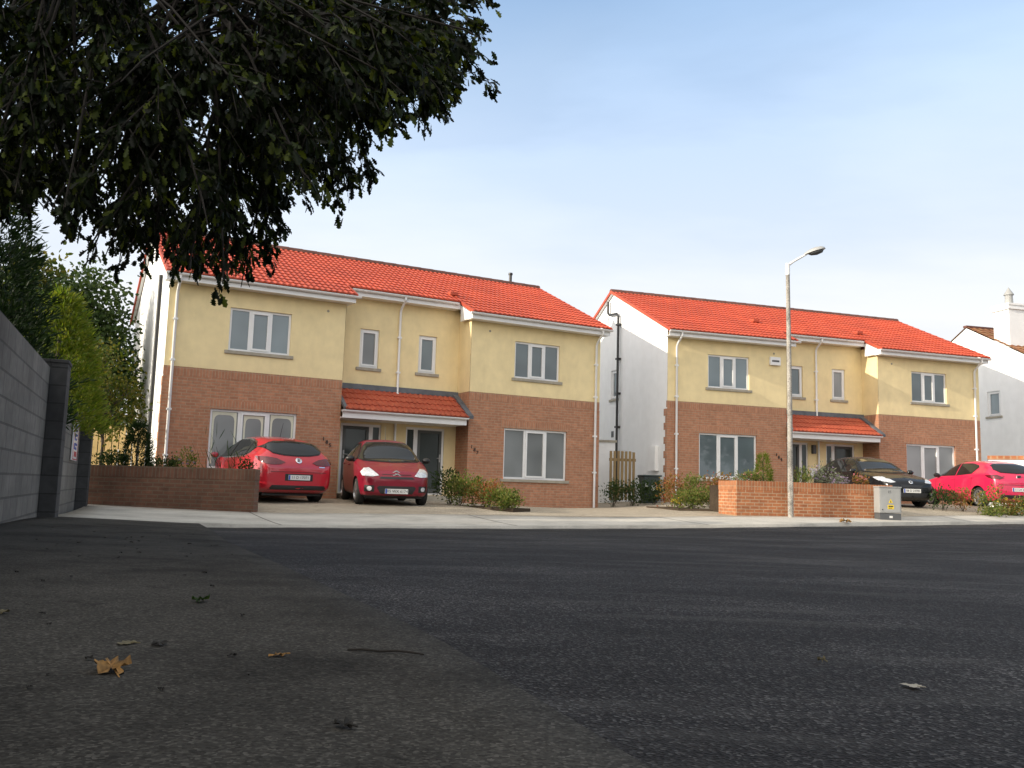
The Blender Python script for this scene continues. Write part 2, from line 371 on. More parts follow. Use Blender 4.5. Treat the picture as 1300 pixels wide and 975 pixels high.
RZ = tps([(a, b, c) for a, b, c in [(1.35, -2.2, -.02), (.22, 1.31, -.03), (-.2, 2.53, -.05), (-.93, 4.2, -.07), (-2.34, 7.5, -.14), (-4.5, 13, -.235), (1.69, 16.8, -.24), (5.74, 18.4, -.16), (13.1, 23, -.066), (20, 27.6, .05), (34, 36.5, .3),
          (5, 5, -.10), (5, 12, -.19), (14, 10, -.12), (16, 18, -.08), (28, 20, 0), (6, -8, 0), (20, -5, -.05), (-6, 20, -.4), (4, 24, -.4), (16, 28, -.2), (-6, 5, -.2)]], .004)
def pz(x, y): return float(PZ(x, y))
def rz_(x, y): return float(RZ(x, y))

def resample(poly, n):
    P = np.array(poly, float); d = np.r_[0, np.cumsum(np.hypot(*np.diff(P, axis=0).T))]
    t = np.linspace(0, d[-1], n)
    return np.c_[np.interp(t, d, P[:, 0]), np.interp(t, d, P[:, 1])]
def strip(name, A, B, n, k, zf, m, skirt=None, off=0, kind='structure'):
    a = resample(A, n); b = resample(B, n); t = np.linspace(0, 1, k)
    X = a[:, None, :] * (1 - t)[None, :, None] + b[:, None, :] * t[None, :, None]
    Z = zf(X[..., 0], X[..., 1]) + off
    V = np.concatenate([X, Z[..., None]], -1).reshape(-1, 3)
    F = [(i * k + j, i * k + j + 1, (i + 1) * k + j + 1, (i + 1) * k + j) for i in range(n - 1) for j in range(k - 1)]
    V = V.tolist()
    if skirt:
        def sk(idx):
            base = len(V)
            for q in idx: V.append([V[q][0], V[q][1], V[q][2] - skirt])
            for q in range(len(idx) - 1): F.append((idx[q], idx[q + 1], base + q + 1, base + q))
        sk([i * k for i in range(n)]); sk([i * k + k - 1 for i in range(n)]); sk(list(range(k))); sk([(n - 1) * k + j for j in range(k)])
    me = np_mesh(name, V, F)
    bm = bmesh.new(); bm.from_mesh(me); bmesh.ops.recalc_face_normals(bm, faces=bm.faces)
    bm.to_mesh(me); bm.free()
    o = link(name, me, m); tag(o, kind=kind); return o
def smooth_poly(P, it=2):
    P = [tuple(p) for p in P]
    for _ in range(it):
        Q = [P[0]]
        for a, b in zip(P[:-1], P[1:]):
            Q += [(a[0] * .75 + b[0] * .25, a[1] * .75 + b[1] * .25), (a[0] * .25 + b[0] * .75, a[1] * .25 + b[1] * .75)]
        Q.append(P[-1]); P = Q
    return P

# far ground sheet
xs = np.unique(np.r_[np.linspace(-900, -70, 8), np.linspace(-70, 90, 54), np.linspace(90, 900, 8)])
ys = np.unique(np.r_[np.linspace(-900, -50, 8), np.linspace(-50, 110, 54), np.linspace(110, 1500, 8)])
gx, gy = np.meshgrid(xs, ys, indexing='ij')
gz = -.62 + 0 * gx
nx_, ny_ = gx.shape
o = link('ground', np_mesh('ground', np.stack([gx, gy, gz], -1).reshape(-1, 3), [(i * ny_ + j, (i + 1) * ny_ + j, (i + 1) * ny_ + j + 1, i * ny_ + j + 1) for i in range(nx_ - 1) for j in range(ny_ - 1)]), 'field'); tag(o, kind='structure')
# road
xs = np.linspace(-8, 46, 109); ys = np.linspace(-26, 38, 129); gx, gy = np.meshgrid(xs, ys, indexing='ij'); gz = np.clip(RZ(gx, gy), -.55, .3)
fyg = np.interp(gx, [p[0] for p in FRONT], [p[1] for p in FRONT]); gz = gz - np.clip((gy - fyg - .15) * .4, 0, .25)
nx_, ny_ = gx.shape
cells = []
for i in range(nx_ - 1):
    for j in range(ny_ - 1):
        cx, cy = (xs[i] + xs[i + 1]) / 2, (ys[j] + ys[j + 1]) / 2
        fy = np.interp(cx, [p[0] for p in FRONT], [p[1] for p in FRONT])
        if cy > fy + 1.2: continue
        cells.append((i * ny_ + j, (i + 1) * ny_ + j, (i + 1) * ny_ + j + 1, i * ny_ + j + 1))
o = link('road', np_mesh('road', np.stack([gx, gy, gz], -1).reshape(-1, 3), cells, True), 'asphalt'); tag(o, kind='structure')
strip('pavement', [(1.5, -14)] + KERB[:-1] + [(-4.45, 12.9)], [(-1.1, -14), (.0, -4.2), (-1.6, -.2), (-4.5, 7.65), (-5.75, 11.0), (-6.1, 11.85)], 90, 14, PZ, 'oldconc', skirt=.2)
strip('footpath', [(-6.13, 11.9)] + FRONT, BACK[:1] + BACK, 90, 6, PZ, 'newconc', skirt=.15, off=.004)
strip('driveway', BACK, [(-15, 30), (-8, 32), (0, 36), (8, 36), (14, 38), (20, 40), (28, 44), (40, 52)], 70, 26, PZ, 'gravel', skirt=.3, off=-.006)

def fade_strip(name, P, w0, w1, zf, off, m, n=120):
    """thin dusty film on the road beside a kerb, thinning out away from it"""
    a = resample(P, n); d = np.gradient(a, axis=0); d /= np.linalg.norm(d, axis=1)[:, None]; nr = np.c_[d[:, 1], -d[:, 0]]
    k = 5; t = np.linspace(0, 1, k); X = a[:, None, :] + nr[:, None, :] * (w0 + (w1 - w0) * t)[None, :, None]
    Z = zf(X[..., 0], X[..., 1]) + off
    me = np_mesh(name, np.concatenate([X, Z[..., None]], -1).reshape(-1, 3), [(i * k + j, i * k + j + 1, (i + 1) * k + j + 1, (i + 1) * k + j) for i in range(n - 1) for j in range(k - 1)])
    at = me.attributes.new('fade', 'FLOAT', 'POINT'); at.data.foreach_set('value', np.tile(1 - t, n).astype(np.float32))
    o = link(name, me, m); tag(o, kind='structure'); return o
def dust_mat():
    m = D.materials.new('road_dust'); nt, N, L, p = nodes_of(m)
    tc = N.new('ShaderNodeTexCoord'); n = N.new('ShaderNodeTexNoise'); n.inputs['Scale'].default_value = 2.2; n.inputs['Detail'].default_value = 9; n.inputs['Roughness'].default_value = .7; L.new(tc.outputs['Object'], n.inputs['Vector'])
    v = N.new('ShaderNodeTexVoronoi'); v.inputs['Scale'].default_value = 90; L.new(tc.outputs['Object'], v.inputs['Vector']); sc = N.new('ShaderNodeSeparateColor'); L.new(v.outputs['Color'], sc.inputs[0])
    rc = ramp(N, [(0, (.035, .033, .030)), (.7, (.085, .08, .072)), (1, (.17, .16, .15))]); L.new(sc.outputs[0], rc.inputs['Fac']); L.new(rc.outputs['Color'], p.inputs['Base Color']); p.inputs['Roughness'].default_value = .95
    r = ramp(N, [(.42, (0, 0, 0)), (.66, (1, 1, 1))]); L.new(n.outputs['Fac'], r.inputs['Fac'])
    a = N.new('ShaderNodeAttribute'); a.attribute_name = 'fade'
    mu = N.new('ShaderNodeMath'); mu.operation = 'MULTIPLY'; L.new(a.outputs['Fac'], mu.inputs[0]); L.new(r.outputs['Color'], mu.inputs[1])
    t = N.new('ShaderNodeBsdfTransparent'); mx = N.new('ShaderNodeMixShader'); L.new(mu.outputs[0], mx.inputs[0]); L.new(t.outputs[0], mx.inputs[1]); L.new(p.outputs[0], mx.inputs[2]); L.new(mx.outputs[0], N['Material Output'].inputs['Surface'])
    return m
M['dust'] = dust_mat()
fade_strip('road_edge_dust', FRONT, .01, 1.6, RZ, .004, 'dust')
for q in (.07, .16, .25, .34, .43, .52, .61, .70):
    a = resample([(-6.13, 11.9)] + FRONT, 400)[int(q * 399)]; b = resample(BACK[:1] + BACK, 400)[int(q * 399)]
    e = np.array([.012, -.004]); strip('footpath_joint', [a - e, b - e], [a + e, b + e], 8, 2, PZ, 'oldconc', off=.007)
# ------------------------------------------------------------------ houses  (local: X along facade, Y into the house, Z up)
HW, HD, HB, REC = 12.6, 8.3, 4.434, .83
ZB, ZTOP = 3.18, 5.30
RY, RZT, SL = 4.2, 7.58, .468           # ridge position and roof slope
T1, T2, T3 = math.radians(61.7), math.radians(72.2), math.radians(76)
def rot_of(t): return PI / 2 - t         # facade direction (sin t, cos t)

def panel(mb, axis, c, a0, a1, z0, z1, holes=(), depth=.1, inward=1, hole_mi=0):
    """wall sheet at constant y (axis 'y') or x (axis 'x') with rectangular openings and reveals"""
    As = sorted({a0, a1, *[h[0] for h in holes], *[h[1] for h in holes]}); Zs = sorted({z0, z1, *[h[2] for h in holes], *[h[3] for h in holes]})
    def P(a, z, d=0): return (a, c + d * inward, z) if axis == 'y' else (c + d * inward, a, z)
    for i in range(len(As) - 1):
        for j in range(len(Zs) - 1):
            am, zm = (As[i] + As[i + 1]) / 2, (Zs[j] + Zs[j + 1]) / 2
            if am < a0 or am > a1 or zm < z0 or zm > z1: continue
            if any(h[0] < am < h[1] and h[2] < zm < h[3] for h in holes): continue
            mb.face([P(As[i], Zs[j]), P(As[i + 1], Zs[j]), P(As[i + 1], Zs[j + 1]), P(As[i], Zs[j + 1])])
    for h in holes:
        for (p, q) in (((h[0], h[2]), (h[0], h[3])), ((h[1], h[2]), (h[1], h[3])), ((h[0], h[3]), (h[1], h[3])), ((h[0], h[2]), (h[1], h[2]))):
            mb.face([P(*p), P(*q), P(*q, depth), P(*p, depth)])

def window(parent, x0, x1, z0, z1, y, lights=3, sash=1, glass='glass', sill=True, blind=None, mtx=None):
    """upvc frame set back in its opening, glass and sill as sub-parts"""
    mb = MB(); fr = .055; yf0, yf1 = y + .055, y + .115
    def b(xa, xb, za, zb, ya=yf0, yb=yf1): mb.box(xa, xb, ya, yb, za, zb, mtx)
    b(x0, x0 + fr, z0, z1); b(x1 - fr, x1, z0, z1); b(x0 + fr, x1 - fr, z1 - fr, z1); b(x0 + fr, x1 - fr, z0, z0 + fr)
    g = MB(); w = (x1 - x0) / lights; mids = [x0 + w * k for k in range(1, lights)]
    for xm in mids: b(xm - .035, xm + .035, z0 + fr, z1 - fr)
    edges = [x0 + fr] + [e for xm in mids for e in (xm - .035, xm + .035)] + [x1 - fr]
    for k in range(lights):
        a, c = edges[2 * k], edges[2 * k + 1]; za, zb = z0 + fr, z1 - fr
        if k == sash:
            s = .05; ya, yb = y + .038, y + .10
            b(a, a + s, za, zb, ya, yb); b(c - s, c, za, zb, ya, yb); b(a + s, c - s, zb - s, zb, ya, yb); b(a + s, c - s, za, za + s, ya, yb)
            a += s; c -= s; za += s; zb -= s
        P = [(a, y + .08, za), (c, y + .08, za), (c, y + .08, zb), (a, y + .08, zb)]
        g.face([mtx @ Vector(p) for p in P] if mtx else P)
    f = mb.build('window', 'upvc', parent)
    g.build('pane', blind or glass, f)
    if sill:
        s = MB(); s.box(x0 - .09, x1 + .09, y - .045, y + .054, z0 - .085, z0, mtx)
        s.build('sill', 'sill', f, bevel=.008)
    return f

def tiled_slope(mb, x0, x1, y_top, z_top, y_bot, slope, pitch=.155, gauge=.34, amp=.024, thick=.02):
    """profiled interlocking tiles laid in courses down a slope"""
    run = y_top - y_bot; Ls = run * math.hypot(1, slope); nc = max(1, math.ceil(Ls / gauge - .05))
    nx = max(6, int((x1 - x0) / pitch) * 6); xs = np.linspace(x0, x1, nx + 1)
    ph = 2 * PI * xs / pitch
    wave = amp * (np.clip(np.cos(ph), -.35, 1) + .35) / 1.35
    cs, sn = 1 / math.hypot(1, slope), slope / math.hypot(1, slope)
    V, F = [], []
    for k in range(nc):
        l0, l1 = k * gauge, min(Ls, (k + 1) * gauge + .02)
        rows = ((l0, .004), (l1, thick + .010), (l1, -.004))
        base = len(V)
        for l, h in rows:
            for q in range(nx + 1):
                hh = h + (wave[q] if h > 0 else wave[q] * .2)
                V.append((xs[q], y_top - l * cs - hh * sn * 1.0, z_top - l * sn + hh * cs))
        for r in range(2):
            for q in range(nx):
                a = base + r * (nx + 1) + q
                F.append((a, a + 1, a + nx + 2, a + nx + 1))
    i = len(mb.v); mb.v += V; mb.f += [tuple(i + q for q in f) for f in F]; mb.mi += [0] * len(F)

def gutter(mb, x0, x1, y, z, r=.06, brackets=True):
    """half round gutter running along X with end caps"""
    n = 8; i = len(mb.v)
    for x in (x0, x1):
        for rr in (r, r - .008):
            for k in range(n + 1):
                t = PI + PI * k / n
                mb.v.append((x, y + rr * math.cos(t), z + rr * math.sin(t)))
    m = n + 1
    for k in range(n):
        for off in (0, m):
            mb.f.append((i + off + k, i + off + k + 1, i + 2 * m + off + k + 1, i + 2 * m + off + k)); mb.mi.append(0)
    for b in (0, 2 * m):
        mb.f.append(tuple(i + b + k for k in range(m))); mb.mi.append(0)
    for k in (0, n):
        mb.f.append((i + k, i + m + k, i + 3 * m + k, i + 2 * m + k)); mb.mi.append(0)
    if brackets:
        x = x0 + .35
        while x < x1 - .1:
            for k in range(n):
                t0, t1 = PI + PI * k / n, PI + PI * (k + 1) / n; rr = r + .007
                mb.face([(x, y + rr * math.cos(t0), z + rr * math.sin(t0)), (x + .06, y + rr * math.cos(t0), z + rr * math.sin(t0)), (x + .06, y + rr * math.cos(t1), z + rr * math.sin(t1)), (x, y + rr * math.cos(t1), z + rr * math.sin(t1))])
            x += 1.05

def rodded(mb, pts, r): mb.tube(pts, r, 10)

def build_house(name, label, loc, t, pipes, extras):
    H = thing(name, label, 'house', loc, rot_of(t), 'pairs of semi-detached houses')
    W, b = HW, HB
    wa, wb, ma, mb_ = 1.464, 3.004, 5.142, 5.697; la, lb = 1.15, 3.282
    zt, zs, lt, ls = 4.78, 3.69, 2.21, .745
    up = [(wa, wb, zs, zt)]; dn = [(la, lb, ls, lt)]
    mir = lambda hs: [(W - h[1], W - h[0], h[2], h[3]) for h in hs]
    Z0 = -.9
    # brick ground floor of the two bays
    for xa, xb, xr, hs, s in ((0, b, b, dn, -1), (W - b, W, W - b, mir(dn), 1)):
        m = MB(); panel(m, 'y', 0, xa, xb, Z0, ZB - .215, hs); panel(m, 'x', xr, 0, REC, Z0, ZB - .215)
        m.build('brick_wall', 'brick', H)
        m = MB(); m.box(xa - .004, xb + .004, -.004, .06, ZB - .215, ZB); 
        if s < 0: m.box(xr - .06, xr + .004, .06, REC - .002, ZB - .215, ZB)
        else: m.box(xr - .004, xr + .06, .06, REC - .002, ZB - .215, ZB)
        m.build('soldier_course', 'soldier', H)
        for (h0, h1, _, h3) in hs:
            m = MB(); m.box(h0 - .1, h1 + .1, -.004, .05, h3, h3 + .215); m.build('window_head', 'soldier', H)
    # yellow render above and inside the porch
    m = MB()
    panel(m, 'y', -.008, 0, b, ZB, ZTOP + .1, up); panel(m, 'y', -.008, W - b, W, ZB, ZTOP + .1, mir(up))
    panel(m, 'x', b + .008, -.008, REC, ZB, ZTOP + .25); panel(m, 'x', W - b - .008, -.008, REC, ZB, ZTOP + .25)
    dl = [(4.72, 5.88, .0, 2.10)]
    panel(m, 'y', REC, b, W - b, Z0, 5.75, [(ma, mb_, zs, zt), (W - mb_, W - ma, zs, zt)] + [(4.72, 5.88, .22, 2.12), (6.62, 7.80, .22, 2.12)])
    m.build('yellow_wall', 'yellow', H)
    # white gables and rear
    m = MB()
    for xg, s in ((0, 1), (W, -1)):
        yf, yr = .0, HD
        gw = extras.get('gable_window') if xg == 0 else None
        panel(m, 'x', xg, yf, yr, Z0, ZTOP + .05, [gw] if gw else (), .1, s)
        ze = ZTOP + .05; zf = RZT - SL * RY - .03
        m.face([(xg, yf, ze), (xg, yr, ze), (xg, yr, RZT - SL * (HD - RY) - .05), (xg, RY, RZT - .05), (xg, yf, zf)])
    panel(m, 'y', HD, 0, W, Z0, ZTOP + .3)
    m.build('white_wall', 'white_render', H)
    # brick quoin toothing at the gable corners
    for xa, xb in ((-.012, 0), (W, W + .012)):
        m = MB()
        for k in range(int((ZB - .215 - Z0) / .225)):
            z = Z0 + k * .225; m.box(xa, xb, -.002, .105 if k % 2 else .21, z, z + .225)
        m.build('brick_quoin', 'brick', H)
    # windows
    bl = extras.get('blinds', {})
    window(H, wa, wb, zs, zt, -.008, blind=bl.get(0)); window(H, W - wb, W - wa, zs, zt, -.008, blind=bl.get(1))
    window(H, ma, mb_, zs, zt, REC, 1, 0, blind=bl.get(2)); window(H, W - mb_, W - ma, zs, zt, REC, 1, 0, blind=bl.get(3))
    window(H, la, lb, ls, lt, 0, blind=bl.get(4)); window(H, W - lb, W - la, ls, lt, 0, blind=bl.get(5))
    if extras.get('gable_window'):
        g = extras['gable_window']
        mt = Matrix(((0, 1, 0, 0), (1, 0, 0, 0), (0, 0, 1, 0), (0, 0, 0, 1)))
        window(H, g[0], g[1], g[2], g[3], 0, 1, 0, mtx=mt)
    # front doors with side lights
    for (x0, x1, flip) in ((4.72, 5.88, 0), (6.62, 7.80, 1)):
        m = MB(); z0, z1 = .22, 2.12; ya, yb = REC + .03, REC + .10
        dx0, dx1 = (x0, x0 + .88) if not flip else (x1 - .88, x1)
        sx0, sx1 = (dx1, x1) if not flip else (x0, dx0)
        f = .07
        m.box(dx0, dx0 + f, ya, yb, z0, z1); m.box(dx1 - f, dx1, ya, yb, z0, z1); m.box(dx0 + f, dx1 - f, ya, yb, z1 - f, z1); m.box(dx0 + f, dx1 - f, ya, yb, z0, z0 + .05)
        # door leaf stiles
        s = .075; fm = m; m = MB()
        m.box(dx0 + f, dx0 + f + s, ya - .012, yb - .01, z0 + .05, z1 - f); m.box(dx1 - f - s, dx1 - f, ya - .012, yb - .01, z0 + .05, z1 - f)
        m.box(dx0 + f + s, dx1 - f - s, ya - .012, yb - .01, z1 - f - .08, z1 - f); m.box(dx0 + f + s, dx1 - f - s, ya - .012, yb - .01, z0 + .05, z0 + .17)
        lm = m; m = fm
        m.box(sx0, sx0 + .05, ya + .004, yb, z0, z1); m.box(sx1 - .05, sx1, ya + .004, yb, z0, z1); m.box(sx0 + .05, sx1 - .05, ya + .004, yb, z1 - f, z1); m.box(sx0 + .05, sx1 - .05, ya + .004, yb, z0, z0 + .06)
        d = m.build('front_door', 'upvc', H); lm.build('door_leaf', 'doorleaf', d)
        g = MB(); yy = REC + .055
        for (xa, xb) in ((dx0 + f + s, dx1 - f - s), (sx0 + .05, sx1 - .05)):
            g.face([(xa, yy, z0 + .06), (xb, yy, z0 + .06), (xb, yy, z1 - f), (xa, yy, z1 - f)])
        g.build('pane', 'doorglass', d)
        hx = dx0 + f + .04 if not flip else dx1 - f - .04
        h = MB(); h.box(hx - .02, hx + .02, ya - .022, ya - .012, 1.16, 1.38); h.tube([(hx, ya - .02, 1.27), (hx, ya - .07, 1.27), (hx + (.11 if not flip else -.11), ya - .07, 1.27)], .011, 8)
        h.build('handle', 'steel', d)
    m = MB(); m.box(4.6, 7.95, -.2, REC + .02, -.6, .21)
    m.build('doorstep', 'sill', H, bevel=.01)
    # main roof
    m = MB(); ov = .42; ye = REC - ov
    tiled_slope(m, -.12, b + .14, RY, RZT, -ov, SL)
    tiled_slope(m, b + .14, W - b - .14, RY, RZT, ye, SL)
    tiled_slope(m, W - b - .14, W + .12, RY, RZT, -ov, SL)
    yr = HD + .3
    m.face([(-.12, RY, RZT), (W + .12, RY, RZT), (W + .12, yr, RZT - SL * (yr - RY)), (-.12, yr, RZT - SL * (yr - RY))])
    zf = RZT - SL * (RY + ov); zm = RZT - SL * (RY - ye)
    # tile undersides where the bay roofs run past the middle eave, and verges
    def verge(x, ya, yb, th=.07, w=.05):
        za, zb_ = RZT - SL * abs(RY - ya), RZT - SL * abs(RY - yb)
        x0, x1 = x - w / 2, x + w / 2
        Q = [(ya, za + .035), (yb, zb_ + .035), (yb, zb_ - th), (ya, za - th)]
        for xx in (x0, x1): m.face([(xx, y, z) for y, z in Q])
        for k in range(4):
            (ya_, za_), (yb_, zb2) = Q[k], Q[(k + 1) % 4]
            m.face([(x0, ya_, za_), (x1, ya_, za_), (x1, yb_, zb2), (x0, yb_, zb2)])
    for x in (-.125, W + .125): verge(x, RY, -ov - .02); verge(x, RY, yr)
    verge(b + .155, ye + .05, -ov - .02); verge(W - b - .155, ye + .05, -ov - .02)
    R_ = m.build('roof', 'tile', H, smooth=False)
    # ridge tiles
    m = MB()
    k = 0; x = -.14
    while x < W + .1:
        x2 = min(x + .44, W + .14)
        pr = [(-.13, -.05), (-.09, .035), (0, .075), (.09, .035), (.13, -.05)]
        r0 = [(x, RY + a, RZT + c + .02) for a, c in pr]; r1 = [(x2 + .01, RY + a * 1.04, RZT + c * 1.06 + .024) for a, c in pr]
        for q in range(4): m.face([r0[q], r0[q + 1], r1[q + 1], r1[q]])
        m.face(r0); m.face(r1); x += .44
    m.build('ridge_tiles', 'ridge', R_)
    # hooded roof vents and flue
    for (vx, vy) in extras.get('vents', ()):
        vz = RZT - SL * (RY - vy)
        m = MB(); m.box(vx - .13, vx + .13, vy - .12, vy + .14, vz + .0, vz + .12); m.build('roof_vent', 'tile', R_, bevel=.03)
    if extras.get('flue'):
        fx, fy, fz = extras['flue']
        m = MB(); m.tube([(fx, fy, 7.0), (fx, fy, fz)], .055, 12); m.tube([(fx, fy, fz - .02), (fx, fy, fz + .05)], [.08, .075], 12); m.build('flue', 'black', R_)
    # soffits and fascias
    m = MB(); th = .02
    def eave(x0, x1, yb, ztop, ywall):
        m.box(x0, x1, yb + .06, yb + .085, ztop - .20, ztop - .015)
        m.box(x0, x1, yb + .085, ywall, ztop - .19, ztop - .17)
    eave(-.12, b + .15, -ov, zf, -.01); eave(W - b - .15, W + .12, -ov, zf, -.01); eave(b + .15, W - b - .15, ye, zm, REC)
    for xa, xb in ((b + .06, b + .15), (W - b - .15, W - b - .06)):   # bargeboards on the cheeks of the bay roofs
        for yy in np.linspace(-ov + .09, ye + .05, 9)[:-1]:
            dy = (ye + .05 + ov - .09) / 8
            z = RZT - SL * (RY - yy); m.box(xa, xb, yy, yy + dy, zf - .17, z - .075)
    for xa in (-.10, W + .02):
        for (ya, yb_) in ((RY, -ov + .09), (RY, HD + .25)):
            n = 10
            for q in range(n):
                y0, y1 = ya + (yb_ - ya) * q / n, ya + (yb_ - ya) * (q + 1) / n
                z0, z1 = RZT - SL * abs(RY - y0), RZT - SL * abs(RY - y1)
                m.face([(xa, y0, z0 - .04), (xa, y1, z1 - .04), (xa, y1, z1 - .09), (xa, y0, z0 - .09)])
                m.face([(xa, y0, z0 - .09), (xa, y1, z1 - .09), (xa + .08, y1, z1 - .09), (xa + .08, y0, z0 - .09)])
    m.build('fascia', 'upvc', H)
    m = MB()
    gz1, gz2 = zf - .03, zm - .03
    gutter(m, -.15, b + .27, -ov, gz1); gutter(m, W - b - .24, W + .16, -ov, gz1); gutter(m, b + .28, W - b - .25, ye, gz2)
    m.build('gutter', 'upvc', H)
    # downpipes
    for (px, kind) in pipes:
        m = MB()
        if kind == 'bay':
            rodded(m, [(px, -ov, gz1 - .05), (px, -ov, gz1 - .14), (px, -.34, gz1 - .2), (px, -.13, gz1 - .36), (px, -.065, gz1 - .46), (px, -.065, .0 - .5)], .036)
            for z in (4.3, 3.3, 2.1, 1.0): m.box(px - .055, px + .055, -.10, -.008, z, z + .05)
        else:
            y = REC - .065
            rodded(m, [(px, ye, gz2 - .05), (px, ye, gz2 - .12), (px, REC - .3, gz2 - .2), (px, REC - .1, gz2 - .34), (px, y, gz2 - .42), (px, y, 3.06), (px, y - .07, 2.99)], .036)
            for z in (4.6, 3.6): m.box(px - .055, px + .055, y - .04, REC - .002, z, z + .05)
        m.build('downpipe', 'upvc', H, smooth=True)
    # porch roof
    pt, pb, py0, py1 = 3.08, 2.40, REC - .01, -.34
    psl = (pt - pb) / (py0 - py1); px0, px1 = 4.46, 8.02
    m = MB(); tiled_slope(m, px0, px1, py0, pt, py1, psl)
    m.face([(px0, py0, pt - .03), (px1, py0, pt - .03), (px1, py1, pb - .03), (px0, py1, pb - .03)])
    for x in (px0, px1):
        m.face([(x, py0, pt + .03), (x, py0, pt - .05), (x, py1, pb - .05), (x, py1, pb + .03)])
    P_ = m.build('porch_roof', 'porchtile', H)
    m = MB(); m.box(b + .01, W - b - .01, REC - .09, REC - .012, pt - .02, pt + .13)
    # lead cheek running down the side of the bay
    def cheek(x0, x1):
        Q = [(x0, py0, pt + .10), (x1, py0, pt + .10), (x1, py1 + .02, pb + .06), (x0, py1 + .02, pb + .06)]
        m.face(Q); m.face([(p[0], p[1], p[2] - .09) for p in Q])
        for k in range(4):
            a, c = Q[k], Q[(k + 1) % 4]; m.face([a, c, (c[0], c[1], c[2] - .09), (a[0], a[1], a[2] - .09)])
    cheek(px1 - .02, W - b + .0); cheek(b - .0, px0 + .06)
    m.build('lead_flashing', 'lead', P_)
    m = MB(); m.box(4.40, 7.97, py1 + .05, py1 + .08, pb - .22, pb - .02); m.box(4.42, 7.95, py1 + .08, REC - .01, pb - .215, pb - .19)
    m.build('porch_fascia', 'upvc', P_)
    m = MB(); gutter(m, 4.36, 8.0, py1 - .005, pb - .02, .055); m.build('porch_gutter', 'upvc', P_)
    m = MB(); rodded(m, [(6.27, REC - .06, pb - .19), (6.27, REC - .06, .2)], .034); m.build('downpipe', 'upvc', H, smooth=True)
    # house numbers stepping down the brick
    for (x, txt) in extras.get('numbers', ()):
        for k, ch in enumerate(txt):
            text_mesh('house_number', ch, .145, 'black', H, (x - .09 + .09 * k, -.012, 1.61 - .08 * k), (PI / 2, 0, 0), ext=.008)
    return H

def reflection_arches(H, x0, x1, z0, z1):  # cream shapes on the panes, a painted reflection of sunlit houses
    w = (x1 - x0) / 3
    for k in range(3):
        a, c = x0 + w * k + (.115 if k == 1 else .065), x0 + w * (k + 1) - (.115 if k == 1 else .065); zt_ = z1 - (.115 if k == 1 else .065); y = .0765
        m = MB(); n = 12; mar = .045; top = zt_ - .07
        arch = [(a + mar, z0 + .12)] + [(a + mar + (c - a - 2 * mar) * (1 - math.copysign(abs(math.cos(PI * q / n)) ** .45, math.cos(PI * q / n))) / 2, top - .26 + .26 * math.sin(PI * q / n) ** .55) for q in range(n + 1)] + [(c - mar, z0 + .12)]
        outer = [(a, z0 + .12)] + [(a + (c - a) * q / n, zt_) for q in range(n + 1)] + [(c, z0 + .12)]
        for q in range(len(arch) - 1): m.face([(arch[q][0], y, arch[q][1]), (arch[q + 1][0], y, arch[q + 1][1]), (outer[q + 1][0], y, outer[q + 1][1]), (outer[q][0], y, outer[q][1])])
        m.build('painted_reflection', 'painted_reflection', H)
bls = {4: 'blind', 5: 'blind'}
H1 = build_house('semi_detached_house', 'nearer pair of yellow and brick houses on the left, with two red cars in front', (-8.39, 21.08, 0), T1,
                 ((.18, 'bay'), (12.42, 'bay'), (6.28, 'mid')),
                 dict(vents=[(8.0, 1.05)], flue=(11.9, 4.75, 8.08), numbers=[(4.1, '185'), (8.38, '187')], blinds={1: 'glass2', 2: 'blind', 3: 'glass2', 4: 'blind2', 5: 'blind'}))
H2 = build_house('semi_detached_house', 'farther pair of yellow and brick houses behind the lamp post, with white alarm box', (4.957, 27.97, .22), T2,
                 ((.30, 'bay'), (12.36, 'bay'), (6.2, 'mid')),
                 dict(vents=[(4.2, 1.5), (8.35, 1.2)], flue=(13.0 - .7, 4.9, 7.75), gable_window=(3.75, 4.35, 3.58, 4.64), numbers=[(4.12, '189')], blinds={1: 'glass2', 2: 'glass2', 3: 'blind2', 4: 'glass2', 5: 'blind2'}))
reflection_arches(H1, 1.15, 3.282, .745, 2.21)
# soil pipes
m = MB()
m.tube([(-.10, 4.50, 7.25), (-.10, 4.50, 6.82), (-.10, 4.35, 6.72), (-.10, 3.72, 6.66), (-.10, 3.58, 6.55), (-.10, 3.58, -.6)], .043, 12)
for z in (6.2, 4.95, 3.7, 2.5): m.box(-.16, -.005, 3.50, 3.66, z, z + .07)
m.build('soil_pipe', 'black', H2, smooth=True)
m = MB(); m.box(-.012, -.001, 4.05, 4.25, 2.2, 2.42); m.build('wall_vent', 'cabdark', H2)
m = MB(); m.box(-.14, -.002, .55, 1.05, .95, 1.75); m.build('meter_box', 'white_render', H2, bevel=.01)
m = MB(); m.box(3.76, 4.16, -.10, -.009, 4.58, 4.86); ab = m.build('alarm_box', 'upvc', H2, bevel=.02)
m = MB(); m.box(3.82, 4.10, -.106, -.101, 4.69, 4.75); m.build('alarm_stripe', 'cabdark', ab)
m = MB(); m.tube([(-.10, 1.1, 5.6), (-.10, 1.1, -.5)], .05, 10); m.build('soil_pipe', 'black', H1, smooth=True)
for Hh in (H1, H2):
    for (x, z) in ((3.95, 4.98), (8.75, 4.98)):
        m = MB(); m.lathe([(0, -.012), (.035, -.012), (.035, -.007)], 10, 'y', (x, -.008, z)); m.build('wall_vent', 'sill', Hh)
m = MB(); m.box(6.0, 6.14, REC - .12, REC - .005, 1.75, 2.05); m.build('porch_lamp', 'cabdark', H2, bevel=.02)
m = MB(); m.box(5.96, 6.2, REC - .03, REC - .004, .95, 1.25); m.build('letter_plate', 'upvc', H2)

